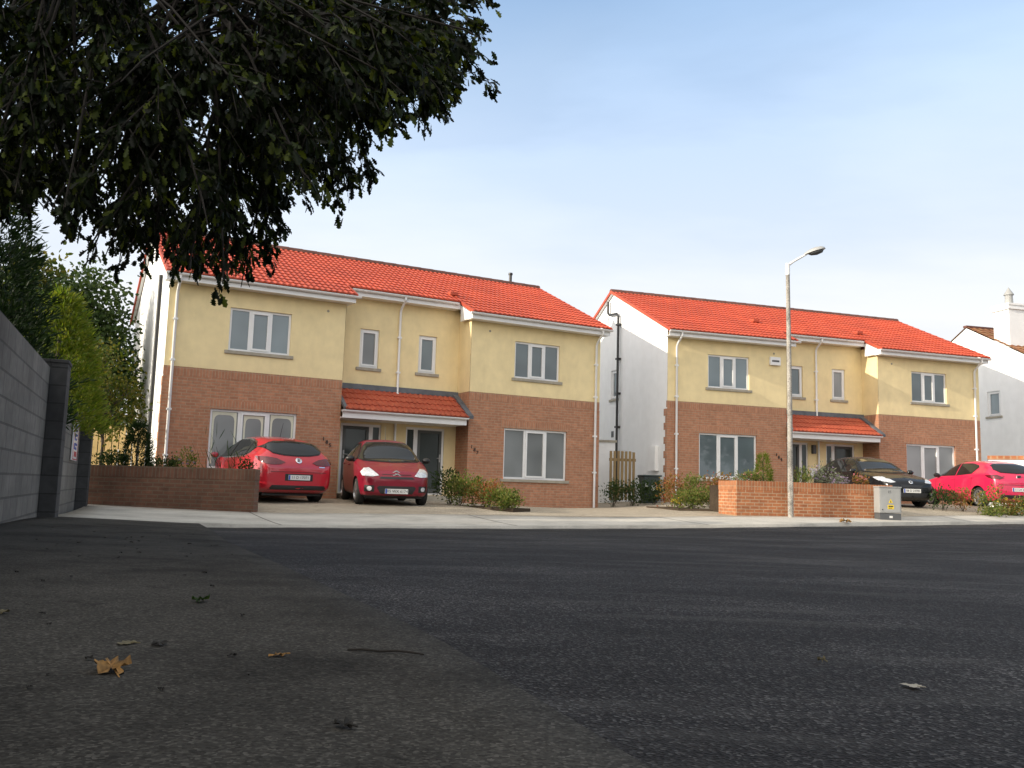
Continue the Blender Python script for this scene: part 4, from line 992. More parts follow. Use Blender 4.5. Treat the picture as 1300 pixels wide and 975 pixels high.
# --- oak whose branches hang over the pavement
ANCH = np.array([[float(q) for q in s.split(',')] for s in "-3.10,6.03,3.95,0.26;-3.44,6.05,4.06,0.19;-1.12,6.53,3.97,0.26;-2.42,4.98,3.19,0.26;-0.86,5.72,3.60,0.26;-4.14,7.02,2.95,0.25;-2.14,6.30,3.94,0.26;-2.21,5.70,3.63,0.26;-0.69,4.77,3.40,0.11;-1.69,6.52,3.77,0.26;-2.92,8.19,4.37,0.26;-2.89,5.59,2.39,0.26;-2.40,5.75,2.18,0.26;-3.27,5.42,3.69,0.16;-2.65,5.24,2.96,0.26;-2.66,7.11,4.81,0.16;-5.22,8.08,4.44,0.13;-1.29,8.00,4.09,0.26;-2.94,6.20,3.81,0.26;-4.58,8.06,4.12,0.26;-4.71,7.42,4.52,0.24;-2.12,4.95,2.92,0.26;-2.57,4.80,3.33,0.14;-2.75,5.14,2.13,0.13;-3.43,5.50,2.68,0.17;-2.16,6.08,3.63,0.26;-3.46,5.49,2.84,0.15;-1.92,5.52,3.86,0.10;-2.76,5.43,3.35,0.26;-0.51,4.78,3.21,0.26;-1.87,5.36,3.62,0.23;-0.47,6.96,3.87,0.12;-0.42,8.10,5.38,0.22;-1.24,5.20,3.62,0.15;-1.80,7.29,3.24,0.26;-0.31,4.61,2.95,0.12;-0.77,7.52,4.87,0.26;-2.98,5.79,2.36,0.23;-1.65,4.70,2.32,0.26;-3.96,6.36,2.74,0.17;-4.18,7.36,3.87,0.26;-3.54,5.97,2.74,0.26;-0.85,5.44,3.16,0.26;-4.14,6.84,4.37,0.26;-2.70,7.40,2.34,0.19;-4.06,7.61,4.19,0.26;-1.94,5.20,1.91,0.24;-0.53,5.14,3.33,0.26;-2.24,6.55,3.60,0.26;-2.19,7.18,3.44,0.26;-1.95,5.48,3.73,0.20;-0.86,7.36,3.98,0.26;-1.26,5.73,2.55,0.19;-0.59,7.72,4.34,0.16;-2.81,7.38,4.64,0.26;-2.11,5.08,2.16,0.26;-4.60,7.51,4.66,0.26;-2.42,5.86,2.65,0.26;-1.62,6.05,4.04,0.26;-0.44,6.96,4.35,0.14;-2.11,4.68,2.76,0.26;-3.48,6.38,2.79,0.26;-4.00,7.03,2.83,0.14;-1.34,7.59,3.21,0.12;-2.68,5.78,3.48,0.26;-0.50,6.04,3.24,0.11;-0.84,6.08,3.56,0.26;-2.07,6.81,2.68,0.10;-1.28,4.84,3.18,0.26;-2.58,5.53,3.70,0.23;-3.21,5.68,3.39,0.26;-0.42,7.45,4.68,0.13;-1.76,8.05,3.62,0.26;-2.49,5.17,2.49,0.26;-3.49,5.74,3.96,0.10;-4.83,8.17,5.34,0.24;-2.10,7.21,2.81,0.12;-1.55,5.16,2.56,0.26;-3.47,7.06,3.65,0.26;-0.65,5.99,3.40,0.26;-3.08,7.76,5.25,0.13;-4.34,7.65,4.71,0.26;-0.89,6.59,3.98,0.26;-3.03,7.60,2.42,0.14;-1.97,6.83,4.46,0.26;-0.53,6.93,3.94,0.14;-3.42,5.52,2.35,0.15;-1.97,7.60,4.13,0.26;-1.34,6.50,2.85,0.22;-2.25,6.75,3.09,0.26;-2.44,4.86,3.06,0.26;-1.77,8.12,5.20,0.26;-1.18,4.67,2.13,0.16;-1.24,6.32,4.39,0.12;-3.15,6.78,3.54,0.26;-5.12,8.11,4.02,0.21;-3.38,7.44,2.86,0.26;-1.08,5.23,2.76,0.26;-0.47,7.32,4.24,0.13;-2.96,7.63,3.15,0.26;-2.44,5.52,2.41,0.26;-1.89,5.55,3.89,0.10;-3.01,5.36,3.59,0.23;-3.64,6.24,3.40,0.26;-3.21,6.98,3.08,0.26;-0.64,7.65,5.10,0.26;-2.48,4.70,1.91,0.08;-0.92,5.34,3.42,0.26;-3.67,5.78,3.22,0.15;-4.44,8.04,4.71,0.26;-0.30,7.85,5.30,0.11;-0.66,5.32,3.60,0.25;-1.79,5.90,2.77,0.26;-0.93,5.15,3.65,0.11;-3.47,6.67,3.92,0.26;-3.05,5.84,2.50,0.26;-3.30,8.00,3.00,0.26;-4.35,8.13,4.28,0.26;-2.82,5.29,3.70,0.09;-4.54,7.19,3.95,0.22;-2.46,5.95,3.83,0.26;-2.24,6.21,3.38,0.26;-4.32,7.42,5.00,0.13;-0.95,5.01,2.71,0.26;-3.60,7.82,3.43,0.26;-2.22,6.81,4.21,0.26;-1.93,7.21,3.11,0.26;-4.77,7.48,3.66,0.14;-3.05,5.26,3.64,0.12;-2.70,5.73,2.94,0.26;-1.50,5.84,3.72,0.26;-1.79,8.05,3.63,0.26;-0.36,5.81,3.50,0.13;-1.83,5.92,2.77,0.26;-0.69,6.30,3.92,0.26;-2.15,7.55,5.07,0.20;-0.84,7.99,5.28,0.26;-1.50,4.81,2.93,0.26;-1.81,5.35,1.80,0.16;-2.53,7.09,4.03,0.26;-2.34,7.64,2.43,0.16;-2.96,4.89,2.56,0.24;-3.68,8.04,2.53,0.13;-2.85,6.13,2.89,0.26;-4.10,7.00,2.85,0.15;-1.65,6.58,3.13,0.26;-1.38,6.17,4.20,0.19;-4.26,7.34,4.70,0.26;-2.52,5.60,3.12,0.26;-1.99,6.91,4.47,0.26;-1.75,5.70,2.98,0.26;-2.69,6.49,2.37,0.26;-2.18,6.85,4.03,0.26;-3.77,6.95,3.31,0.26;-2.02,6.65,2.95,0.26;-2.56,5.74,3.28,0.26;-2.50,5.35,3.06,0.26;-2.07,5.93,3.42,0.26;-1.81,7.71,4.27,0.26;-1.14,7.60,4.19,0.26;-4.53,8.18,5.23,0.26;-2.53,6.19,3.68,0.26;-0.94,4.92,2.94,0.26;-0.76,4.80,3.31,0.21;-2.43,6.61,2.48,0.21;-2.22,6.01,2.31,0.20;-3.21,5.36,2.87,0.26;-3.24,5.05,2.95,0.11;-2.60,7.33,2.70,0.13;-0.66,7.01,3.94,0.26;-0.71,7.89,4.11,0.17;-2.24,7.93,3.30,0.26;-2.25,4.73,2.71,0.26;-1.22,5.26,3.23,0.26;-1.98,5.88,1.91,0.16;-2.95,7.64,3.85,0.26;-1.22,7.27,3.57,0.18;-2.86,5.90,3.78,0.26;-3.14,6.63,2.52,0.26;-1.19,6.43,3.55,0.26;-1.59,6.84,4.02,0.26;-2.75,5.23,2.23,0.21;-2.38,4.83,3.36,0.14;-3.16,5.23,2.29,0.19;-0.71,4.65,2.96,0.26;-0.51,6.89,3.82,0.15;-2.89,4.95,2.98,0.26;-0.52,5.34,2.95,0.15;-2.96,5.99,2.91,0.26;-2.92,7.90,2.60,0.26;-3.11,5.21,3.37,0.26;-2.28,6.50,2.10,0.17;-0.74,6.64,3.61,0.26;-2.72,5.57,2.37,0.26;-1.06,7.40,4.66,0.26;-2.10,7.78,4.73,0.26;-1.83,5.70,3.88,0.19;-2.96,4.94,2.52,0.26;-2.27,7.88,4.50,0.26;-1.78,6.37,4.03,0.26;-0.67,7.15,3.93,0.26;-0.80,4.71,2.75,0.26;-3.18,6.27,2.37,0.17;-1.70,5.22,3.45,0.26;-3.16,7.55,3.49,0.26;-2.93,7.89,4.28,0.26;-3.48,6.97,4.48,0.26;-3.94,6.56,3.45,0.26;-2.57,6.29,3.94,0.26;-1.29,5.58,3.24,0.26;-1.74,4.73,1.98,0.17;-1.84,7.80,5.23,0.21;-3.47,5.52,2.68,0.14;-2.28,5.85,3.17,0.26;-2.49,6.00,2.70,0.26;-3.55,6.45,2.71,0.24;-1.20,7.02,4.73,0.21;-0.96,7.06,4.85,0.15;-3.77,8.12,2.90,0.26;-0.37,5.09,3.65,0.09;-1.85,7.24,4.21,0.26;-3.27,5.83,4.04,0.08;-2.37,4.81,2.64,0.26;-1.48,5.55,2.92,0.26;-2.89,4.96,2.29,0.24;-0.86,7.83,4.49,0.26;-2.50,7.77,3.82,0.26;-1.94,5.86,3.41,0.26;-2.90,6.19,2.61,0.26;-2.45,7.69,3.12,0.26;-1.49,7.00,3.98,0.26;-2.96,7.32,3.34,0.26;-2.35,5.85,1.97,0.09;-3.42,6.75,2.87,0.26;-2.67,6.95,3.45,0.26;-1.98,6.04,2.70,0.26;-0.74,7.99,4.65,0.26;-3.43,6.38,4.16,0.26;-3.79,6.78,3.92,0.26;-3.31,5.92,3.10,0.26;-0.39,6.44,4.35,0.22;-2.13,5.85,3.72,0.26;-2.81,6.61,3.55,0.26;-1.85,6.19,3.09,0.26;-1.34,5.05,2.56,0.26;-1.82,7.67,3.93,0.26;-3.20,5.68,2.63,0.26;-1.89,7.95,3.49,0.26;-1.87,5.07,2.23,0.26;-4.23,6.56,4.07,0.15;-2.51,5.16,1.89,0.11;-2.59,4.85,3.12,0.26;-3.11,5.82,2.34,0.14;-1.26,5.14,2.64,0.26;-2.87,6.93,2.66,0.26;-4.84,7.95,3.51,0.26;-3.92,6.42,3.27,0.26;-1.84,6.37,2.12,0.09;-2.05,7.03,3.29,0.26;-1.61,5.63,3.02,0.26;-1.05,5.48,3.29,0.26;-0.95,5.25,2.75,0.21;-3.08,5.12,2.55,0.26;-1.61,5.43,3.33,0.26;-2.27,7.46,4.63,0.26;-4.05,7.32,4.16,0.26;-3.64,7.42,4.12,0.26;-3.43,6.35,3.89,0.26;-1.24,6.36,3.95,0.26;-4.47,6.88,4.27,0.14;-2.56,6.03,2.48,0.26;-3.37,7.57,2.68,0.26;-1.73,5.05,1.91,0.08;-3.39,6.67,2.53,0.20;-2.70,5.79,2.08,0.21;-4.38,7.76,4.89,0.26;-3.06,6.01,3.52,0.26;-1.15,5.74,3.60,0.26;-4.50,7.29,4.16,0.26;-3.18,7.25,3.60,0.26;-1.26,7.59,4.86,0.26;-1.61,5.07,2.91,0.26;-1.62,5.90,3.61,0.26;-1.70,5.44,3.38,0.26;-4.60,7.58,4.00,0.26;-2.56,5.09,3.03,0.26;-2.36,8.09,3.50,0.26;-4.28,8.19,4.94,0.26;-1.33,6.29,2.69,0.15;-1.00,6.78,3.95,0.26;-3.33,6.68,3.13,0.26;-1.08,6.14,3.92,0.26;-2.57,7.43,3.05,0.26;-1.57,7.11,3.56,0.26;-3.08,5.97,3.14,0.26;-2.91,5.93,3.91,0.26;-3.91,6.31,3.44,0.25;-2.60,7.98,3.11,0.19;-1.36,6.10,2.99,0.26;-1.48,6.21,4.12,0.26;-2.05,6.50,2.03,0.19;-1.27,6.14,3.36,0.26;-2.56,8.18,3.41,0.26;-2.49,7.58,4.80,0.26;-3.14,6.91,2.35,0.19;-1.86,5.68,2.83,0.26;-0.23,4.69,3.21,0.10;-4.45,8.15,4.39,0.26;-4.36,7.68,3.48,0.26;-4.05,6.62,2.88,0.25;-3.27,6.41,2.87,0.26;-1.17,5.42,3.30,0.26;-3.25,8.04,3.11,0.26;-2.44,7.12,3.51,0.26;-1.59,4.68,2.64,0.26;-4.56,7.41,2.96,0.20;-2.73,7.99,3.97,0.26;-1.01,5.02,2.75,0.26;-2.44,7.64,4.20,0.26;-2.22,4.70,2.36,0.26;-4.19,7.72,4.84,0.26;-1.96,6.26,2.00,0.18;-2.01,5.47,2.85,0.26;-2.70,7.74,2.69,0.16;-3.97,6.67,3.12,0.26;-3.21,5.62,3.52,0.26;-3.12,7.96,2.51,0.17;-2.93,6.51,3.79,0.26;-4.29,6.98,3.02,0.24;-1.73,5.98,2.99,0.26".split(';')])
OB = Vector((-6.3, 4.2, .0))
OK = thing('oak_tree', 'dark overhanging oak tree with lobed leaves filling the top left of the view', 'tree', OB)
mb = MB()
top = OB + Vector((.25, .1, 5.2))
mb.tube([OB - Vector((0, 0, .5)), OB + Vector((0, 0, .4)), OB + Vector((.1, .1, 2.6)), top, top + Vector((-.1, .2, 2.6))], [.42, .33, .28, .2, .08], 14)
ends = [Vector(e) for e in ((-3.9, 5.4, 3.0), (-3.4, 6.6, 3.1), (-2.7, 5.6, 3.9), (-1.9, 6.6, 3.6), (-1.3, 5.6, 3.5), (-2.4, 7.4, 3.1), (-.8, 6.9, 4.2), (-3.6, 7.6, 4.6), (-2.2, 5.0, 4.9))]
paths = []
for e in ends:
    s = OB + Vector((.12, .08, random.uniform(2.7, 4.6))); p = [s, s.lerp(e, .33) + Vector((0, 0, .35)), s.lerp(e, .68) + Vector((random.uniform(-.15, .15), random.uniform(-.15, .15), .2)), e]
    mb.tube(p, [.085, .055, .034, .012], 8)
    fine = []
    for a, b_ in zip(p[:-1], p[1:]):
        for q in range(7): fine.append(a.lerp(b_, q / 7))
    paths += fine[6:]
PA = np.array([tuple(p) for p in paths])
LP, LD = [], []
extra = []
for _ in range(150):                                   # rest of the crown: above and around the trunk
    u = unit(1)[0]; extra.append((OB.x - .6 + u[0] * 3.0, OB.y - 2.2 + u[1] * 2.6, 6.4 + u[2] * 2.4, .5))
for (ax, ay, az, ar) in ANCH:
    if random.random() < (.30 if az < 3.6 and ax < -1.6 else .12): continue
    c = Vector((ax, ay, az)); dd = np.linalg.norm(PA - np.array([ax, ay, az]) - np.array([.35, 0, -.2]), axis=1); s = Vector(PA[random.choice(np.argsort(dd)[:7])]) + Vector((random.uniform(-.05, .05), random.uniform(-.05, .05), random.uniform(-.04, .04)))
    mid = s.lerp(c, .55) + Vector((random.uniform(-.08, .08), random.uniform(-.08, .08), random.uniform(0, .14)))
    out = (c - s); out = out.normalized() if out.length > .05 else Vector((1, 0, 0))
    tip = c + out * ar * .7 - Vector((0, 0, ar * .25))
    mb.tube([s, mid, c, tip], [.013, .009, .006, .003], 5)
    for q in range(5):
        sd = Vector(unit(1)[0]) * .75 + out * .85 + Vector((.30, 0, -.34)); sd.normalize(); ln = ar * random.uniform(.85, 2.1)
        st = s.lerp(c, random.uniform(.55, 1.0)); en = st + sd * ln - Vector((0, 0, ln * .18))
        mb.tube([st, st.lerp(en, .5) + Vector((0, 0, ln * .06)), en], [.005, .004, .002], 4, cap=False)
        nl = int(12 + ln * 42); t = rng.uniform(.1, 1.0, nl)
        LP.append(np.array(st)[None] * (1 - t)[:, None] + np.array(en)[None] * t[:, None] + rng.normal(size=(nl, 3)) * .022)
        LD.append(np.array(sd)[None] * .75 + unit(nl) * .75 + np.array([0, 0, -.45]))
for (ax, ay, az, ar) in extra:
    nl = 60; LP.append(np.array([ax, ay, az]) + rng.normal(size=(nl, 3)) * ar * .8); LD.append(unit(nl) + np.array([0, 0, -.3]))
mb.v = [(x - OB.x, y - OB.y, z - OB.z) for x, y, z in mb.v]
mb.build('trunk', 'twig', OK, smooth=True)
LP = np.concatenate(LP) - np.array(OB); LD = np.concatenate(LD)
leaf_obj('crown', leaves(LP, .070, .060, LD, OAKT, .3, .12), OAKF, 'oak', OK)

# --- trees standing behind the block wall, out of the frame on the left, that shade road and pavement
def shade(label, x, y, h, r, z0=.4, n=420, g='trees behind the block wall'):
    e = []
    for k in range(9):
        a = 2 * PI * k / 9 + random.uniform(-.3, .3); q = random.uniform(.2, .6) * r
        e.append((q * math.cos(a), q * math.sin(a), random.uniform(z0 + r * .5, h - r * .4), r * .62, r * .62, r * .62))
    e.append((0, 0, h - r * .5, r * .6, r * .6, r * .55)); e.append((0, 0, (h + z0) / 2, r * .8, r * .8, (h - z0) * .42))
    broad_tree(label, (x, y, 0), h * .6, .2, e, n, 14, .26, 'dark_leaf', .3, g)
SHL = 'dense shade tree behind the block wall, outside the left edge of the view'
for (x, y, h, r) in ((-8.9, 9.1, 7.4, 2.3), (-9.9, 6.2, 8.4, 2.6), (-8.2, 1.6, 8.0, 2.5), (-6.9, -1.4, 7.6, 2.4), (-5.9, -4.6, 7.8, 2.5), (-6.4, -8.2, 8.6, 2.8), (-12.5, -1.5, 8.8, 2.8), (-12.6, 4.0, 8.8, 2.8)):
    shade(SHL, x, y, h, r)
shade(SHL, -11.2, 15.7, 3.3, 1.3, .2, 200)
for (x, y, h, r) in ((16, -14, 8, 3.4), (23, -9, 9, 3.6), (30, -3, 7.5, 3.2), (9, -18, 8.5, 3.4), (37, 4, 8, 3.4)):
    shade('large tree across the road behind the viewpoint, reflected in the windows', x, y, h, r, .8, 300, 'trees across the road')
# conifers rising behind the long block wall
for (x, y, h, r, lab, mm, n) in ((-7.40, 12.0, 4.7, 1.15, 'dark conifer at the left edge rising behind the long block wall', 'conifer', 1100),
                              (-7.95, 13.3, 4.0, .85, 'dark green conifer second from the left edge behind the nearest block pier', 'conifer', 800),
                              (-7.85, 15.1, 3.6, .78, 'sunlit side of the conifer hedge in brighter foliage above the low sign wall', 'bright_conifer', 900)):  # lit side of the hedge, its sunlight put into brighter foliage colour
    conifer(lab, (x, y, -.1), h, r, n, mm, .115, zb=1.25, power=.55, per=12)
broad_tree('yellow-green young tree with thin pale trunk above the low sign wall', (-9.15, 19.8, -.1), 2.4, .04, [(0, 0, 2.8, .6, .6, .6), (.25, .2, 2.2, .6, .5, .5), (-.35, 0, 3.1, .5, .5, .5), (.4, 0, 1.8, .4, .4, .4), (-.5, 0, 2.2, .5, .5, .5)], 220, 13, .085, 'yellow_leaf', .13)
broad_tree('large dark green tree behind the fence left of the houses', (-11.9, 23.9, 0), 3.6, .2, [(0, 0, 4.6, 1.2, 1.2, 1.3), (.65, .2, 3.2, .9, 1.0, 1.2), (-.9, 0, 3.8, 1.2, 1.2, 1.3), (.7, 0, 1.9, .85, 1.0, 1.1), (0, -.3, 2.2, 1.2, 1.2, 1.4), (.35, 0, 5.3, .75, .8, .8), (1.05, -.3, 2.6, .7, .7, 1.0), (.95, -.3, 3.9, .6, .6, .75), (1.0, -.3, 1.4, .6, .6, .7)], 950, 16, .13, 'dark_leaf', .19)
broad_tree('tall olive green tree behind the conifers, left of the dark tree', (-15.2, 27.0, 0), 4.4, .22, [(0, 0, 5.2, 1.8, 1.7, 1.6), (1.3, 0, 3.8, 1.6, 1.5, 1.5), (-1.6, 0, 4.2, 1.7, 1.5, 1.6), (.2, 0, 2.4, 2.0, 1.5, 1.6), (.3, 0, 6.3, .9, .9, .8)], 800, 18, .17, 'yellow_leaf', .25)

# --- planting
def G(x, y, dz=0): return (x, y, pz(x, y) + dz)
conifer('small dark clipped conifer standing in the left planter in front of the fence', (-7.55, 17.95, .55), .98, .26, 420, 'conifer', .065, name='dwarf_conifer', power=.5, per=12)
shrub('low dark shrub at the left end of the shaded planter', (-8.0, 17.8, .56), .42, .42, 1000, 'dark_leaf', .045)
shrub('low grey green shrub right of the dwarf conifer in the shaded planter', (-6.95, 17.75, .56), .38, .32, 900, 'dark_leaf', .04)
shrub('pale green shrub with mauve flowers in front of the white downpipe in the shaded planter', (-6.45, 17.75, .56), .24, .50, 300, 'shrub', .05, flowers=('lilac', 10, .04))
shrub('spiky strappy plant beside the red hatchback in the shaded planter', (-5.65, 17.5, .56), 0.22, .45, 60, 'dark_leaf', .3, narrow=.05, spiky=1, cat='plant')
shrub('small dark shrub at the right end of the shaded planter', (-5.15, 17.45, .56), .2, .32, 220, 'dark_leaf', .05)
k = 0
for (x, y, r, h, mm, lab) in ((-1.42, 21.9, .50, .95, 'dark_leaf', 'tall dark shrub beside the right door, back of the row by the small red car'), (-1.15, 21.4, .5, .72, 'shrub', 'green shrub second in the row by the small red car'),
                              (-.85, 21.2, .5, .72, 'shrub', 'yellowing shrub in the middle of the row by the small red car'), (-.5, 20.9, .48, .62, 'red_shrub', 'reddish shrub in the row by the small red car'),
                              (-.2, 20.5, .42, .52, 'shrub', 'small green shrub near the front of the row by the small red car'), (.05, 20.1, .34, .42, 'shrub', 'smallest sparse shrub at the front end of the row by the small red car')):
    shrub(lab, G(x, y), r, h, 800, mm, .06, group='shrubs in the row right of the small red car')
bed('garden_bed', [(-1.75, 22.4), (-1.25, 22.6), (.5, 20.3), (.1, 19.75), (-.35, 20.1)], pz(-.6, 21.2) + .012)
for (x, y, r, h, mm, lab) in ((3.15, 26.9, .45, .85, 'dark_leaf', 'dark shrub against the right corner of the left house pair'), (3.75, 27.0, .5, .72, 'dark_leaf', 'dark low shrub in front of the wooden gate'), (4.4, 27.0, .45, .70, 'dark_leaf', 'dark shrub in front of the wheelie bin'),
                              (4.55, 24.6, .42, .85, 'red_shrub', 'sparse reddish shrub at the left end of the sunlit bed under the downpipe'), (5.05, 24.3, .42, .98, 'shrub', 'upright yellow green shrub in the sunlit bed under the window'),
                              (4.75, 23.2, .45, .5, 'shrub', 'low green shrub at the front of the sunlit bed'), (5.3, 23.2, .42, .55, 'shrub', 'low leafy shrub against the end of the orange planter wall'), (5.75, 24.6, .5, .98, 'red_shrub', 'tall reddish green shrub under the ground floor window')):
    shrub(lab, G(x, y), r, h, 900, mm, .06)
shrub('small yellow flowering plant at the front of the sunlit bed', G(4.42, 23.2), .22, .35, 160, 'shrub', .05, flowers=('yellow_flower', 14, .035), cat='plant')
bed('garden_bed', [(3.9, 25.2), (4.3, 22.6), (5.4, 22.3), (6.6, 25.6)], pz(4.9, 23.6) + .012)
# on the right planter
zP = .69
conifer('small lime green conifer on top of the orange planter wall', (6.18, 21.6, zP), .74, .19, 240, 'bright_conifer', .06, name='dwarf_conifer', power=.6)
shrub('low flowering plant with pink blooms at the left end of the orange planter wall', (5.58, 21.05, zP), .30, .30, 380, 'shrub', .045, flowers=('pink', 16, .035), cat='plant')
shrub('bushy green plant with pale pink blooms left of the small conifer', (5.85, 21.15, zP), .32, .34, 420, 'shrub', .045, flowers=('pink', 9, .03), cat='plant')
shrub('green tufted plant just right of the lamp post on the orange planter wall', (7.2, 21.75, zP), .28, .42, 300, 'shrub', .09, narrow=.2, spiky=1, cat='plant')
shrub('large grey green lavender bush with mauve flowers on the orange planter wall', (7.75, 22.0, zP), .46, .58, 620, 'grey_leaf', .06, narrow=.25, flowers=('lilac', 40, .035), cat='shrub')
shrub('low lilac flowering bush right of the large lavender', (8.1, 21.9, zP), .40, .36, 420, 'grey_leaf', .05, narrow=.3, flowers=('lilac', 46, .035), cat='shrub')
shrub('orange red leaved plant at the right end of the orange planter wall', (8.75, 21.95, zP), .24, .40, 320, 'red_shrub', .05, flowers=('pink', 12, .04), cat='plant')
# verge plants in front of the pinkish red car
for (x, y, r, h, mm, lab, fl) in ((12.15, 24.9, .42, .62, 'dark_leaf', 'dark sparse bush between the black car and the pinkish red car', None), (12.75, 24.9, .45, .75, 'red_shrub', 'tall reddish stemmed plant in front of the pinkish red car door', None),
                                  (13.35, 24.6, .42, .72, 'shrub', 'open green and cream plant in front of the pinkish red car rear wheel', ('yellow_flower', 12, .04)), (13.9, 24.7, .36, .42, 'red_shrub', 'low orange leaved plant below the pinkish red car bumper', None),
                                  (14.6, 25.1, .40, .48, 'shrub', 'yellow green plant near the right edge in front of the pinkish red car', ('yellow_flower', 14, .04)), (13.1, 24.15, .40, .22, 'shrub', 'ground hugging yellow green plant at the pavement edge by the pinkish red car', None), (14.0, 24.75, .45, .22, 'shrub', 'flat yellow plant beside the pavement near the right edge', ('yellow_flower', 10, .035))):
    shrub(lab, G(x, y), r, h, 520, mm, .06, flowers=fl, cat='plant')
# ------------------------------------------------------------------ cars (local: X forward, Y left, Z up; origin on the ground under the middle)
def make_body(spec):
    L, W = spec['L'], spec['W']; s = np.array(spec['s']) * L
    st = sorted({*np.round(np.linspace(0, L, 27), 3), *[round(q, 3) for q in s]})
    zt = np.interp(st, s, spec['zt']); zb = np.interp(st, s, spec['belt']); wb = np.interp(st, s, spec['wb']) * W / 2; wt = np.interp(st, s, spec['wt']) * W / 2; zl = np.interp(st, s, spec['zl'])
    bm = bmesh.new(); rings = []
    for k, q in enumerate(st):
        x = L / 2 - q
        zm = zl[k] + (zb[k] - zl[k]) * .5; ww = wb[k]
        half = [(0, zl[k]), (ww * .80, zl[k]), (ww * .965, zl[k] + .05), (ww * 1.0, zm), (ww * .985, zb[k] - .03), (ww * .955, zb[k] + .02)]
        dz = zt[k] - zb[k]
        gh = max(0, min(1, (dz - .06) / .22))            # how much of a greenhouse stands here
        half += [(ww * .955 + (wt[k] - ww * .955) * .55, zb[k] + dz * (.52)), (wt[k], zb[k] + dz * (.80 + .06 * gh)), (wt[k] * .82, zt[k] - .018), (wt[k] * .42, zt[k] + .004), (0, zt[k] + .010)]
        full = [(y, z) for y, z in half] + [(-y, z) for y, z in half[-2:0:-1]]
        rings.append([bm.verts.new((x, y, z)) for y, z in full])
    n = len(rings[0])
    for a, b in zip(rings[:-1], rings[1:]):
        for j in range(n): bm.faces.new((a[j], a[(j + 1) % n], b[(j + 1) % n], b[j]))
    for r, fl in ((rings[0], 1), (rings[-1], 0)):
        # close the ends with a ladder of quads
        h = n // 2
        for j in range(h):
            q = [r[j], r[j + 1], r[n - j - 1], r[(n - j) % n]]
            q2 = []
            for v in q:
                if v not in q2: q2.append(v)
            if len(q2) >= 3:
                try: bm.faces.new(q2)
                except ValueError: pass
    bmesh.ops.recalc_face_normals(bm, faces=bm.faces)
    me = D.meshes.new('body'); bm.to_mesh(me); bm.free()
    o = D.objects.new('body_tmp', me); COL.objects.link(o)
    m = o.modifiers.new('s', 'SUBSURF'); m.levels = 2; m.render_levels = 2
    cut = MB()
    for wx in spec['wheels']:
        for sd in (-1, 1): cut.lathe([(0, -.26), (spec['arch'], -.26), (spec['arch'], .3), (0, .3)], 40, 'y', (wx, sd * (W / 2 - .02), spec['wr']))
    co = cut.build('cut_tmp', 'black'); co.hide_render = True
    b = o.modifiers.new('b', 'BOOLEAN'); b.operation = 'DIFFERENCE'; b.object = co; b.solver = 'EXACT'
    dg = bpy.context.evaluated_depsgraph_get()
    me2 = D.meshes.new_from_object(o.evaluated_get(dg)); 
    o.modifiers.remove(b); dg = bpy.context.evaluated_depsgraph_get()
    me3 = D.meshes.new_from_object(o.evaluated_get(dg))
    bm = bmesh.new(); bm.from_mesh(me3); tree = BVHTree.FromBMesh(bm); bm.free(); D.meshes.remove(me3)
    D.objects.remove(o); D.objects.remove(co)
    me2.materials.clear(); me2.materials.append(M[spec['paint']]); me2.materials.append(M['black'])
    mi = []
    for p in me2.polygons:
        c = p.center; k = 0
        for wx in spec['wheels']:
            if math.hypot(c.x - wx, c.z - spec['wr']) < spec['arch'] - .004 and abs(c.y) < W / 2: k = 1
            elif abs(math.hypot(c.x - wx, c.z - spec['wr']) - spec['arch']) < .01 and abs(p.normal.y) < .6: k = 1
        if c.z < spec['zl'][2] + .045: k = 1
        if spec.get('black_below') and c.z < spec['black_below'](c.x): k = 1
        mi.append(k)
    me2.polygons.foreach_set('material_index', mi)
    me2.polygons.foreach_set('use_smooth', [True] * len(mi))
    try: me2.set_sharp_from_angle(angle=math.radians(50))
    except Exception: pass
    return me2, tree

def decal(name, tree, poly, axis, sign, off, m, parent, maxe=.09, smooth=True, clip=None):
    """a thin panel that follows the body: outline in the plane across `axis`, dropped onto the surface"""
    bm = bmesh.new()
    f = bm.faces.new([bm.verts.new((a, b, 0)) for a, b in poly])
    bmesh.ops.triangulate(bm, faces=bm.faces[:])
    for _ in range(6):
        lo = [e for e in bm.edges if e.calc_length() > maxe]
        if not lo: break
        bmesh.ops.subdivide_edges(bm, edges=lo, cuts=1); bmesh.ops.triangulate(bm, faces=[f for f in bm.faces if len(f.verts) > 3])
    dead = []
    for v in bm.verts:
        a, b = v.co.x, v.co.y
        if axis == 'y': o, d = Vector((a, sign * 3, b)), Vector((0, -sign, 0))
        elif axis == 'x': o, d = Vector((sign * 5, a, b)), Vector((-sign, 0, 0))
        else: o, d = Vector((a, b, 4)), Vector((0, 0, -1))
        h, nrm, _, _ = tree.ray_cast(o, d)
        if h is None: dead.append(v); continue
        if nrm.dot(d) > 0: nrm = -nrm
        v.co = h + nrm * off
    if dead: bmesh.ops.delete(bm, geom=dead, context='VERTS')
    bmesh.ops.recalc_face_normals(bm, faces=bm.faces)
    me = D.meshes.new(name); bm.to_mesh(me); bm.free()
    if smooth: me.polygons.foreach_set('use_smooth', [True] * len(me.polygons))
    o = link(name, me, m, parent)
    # make sure it faces outwards
    return o
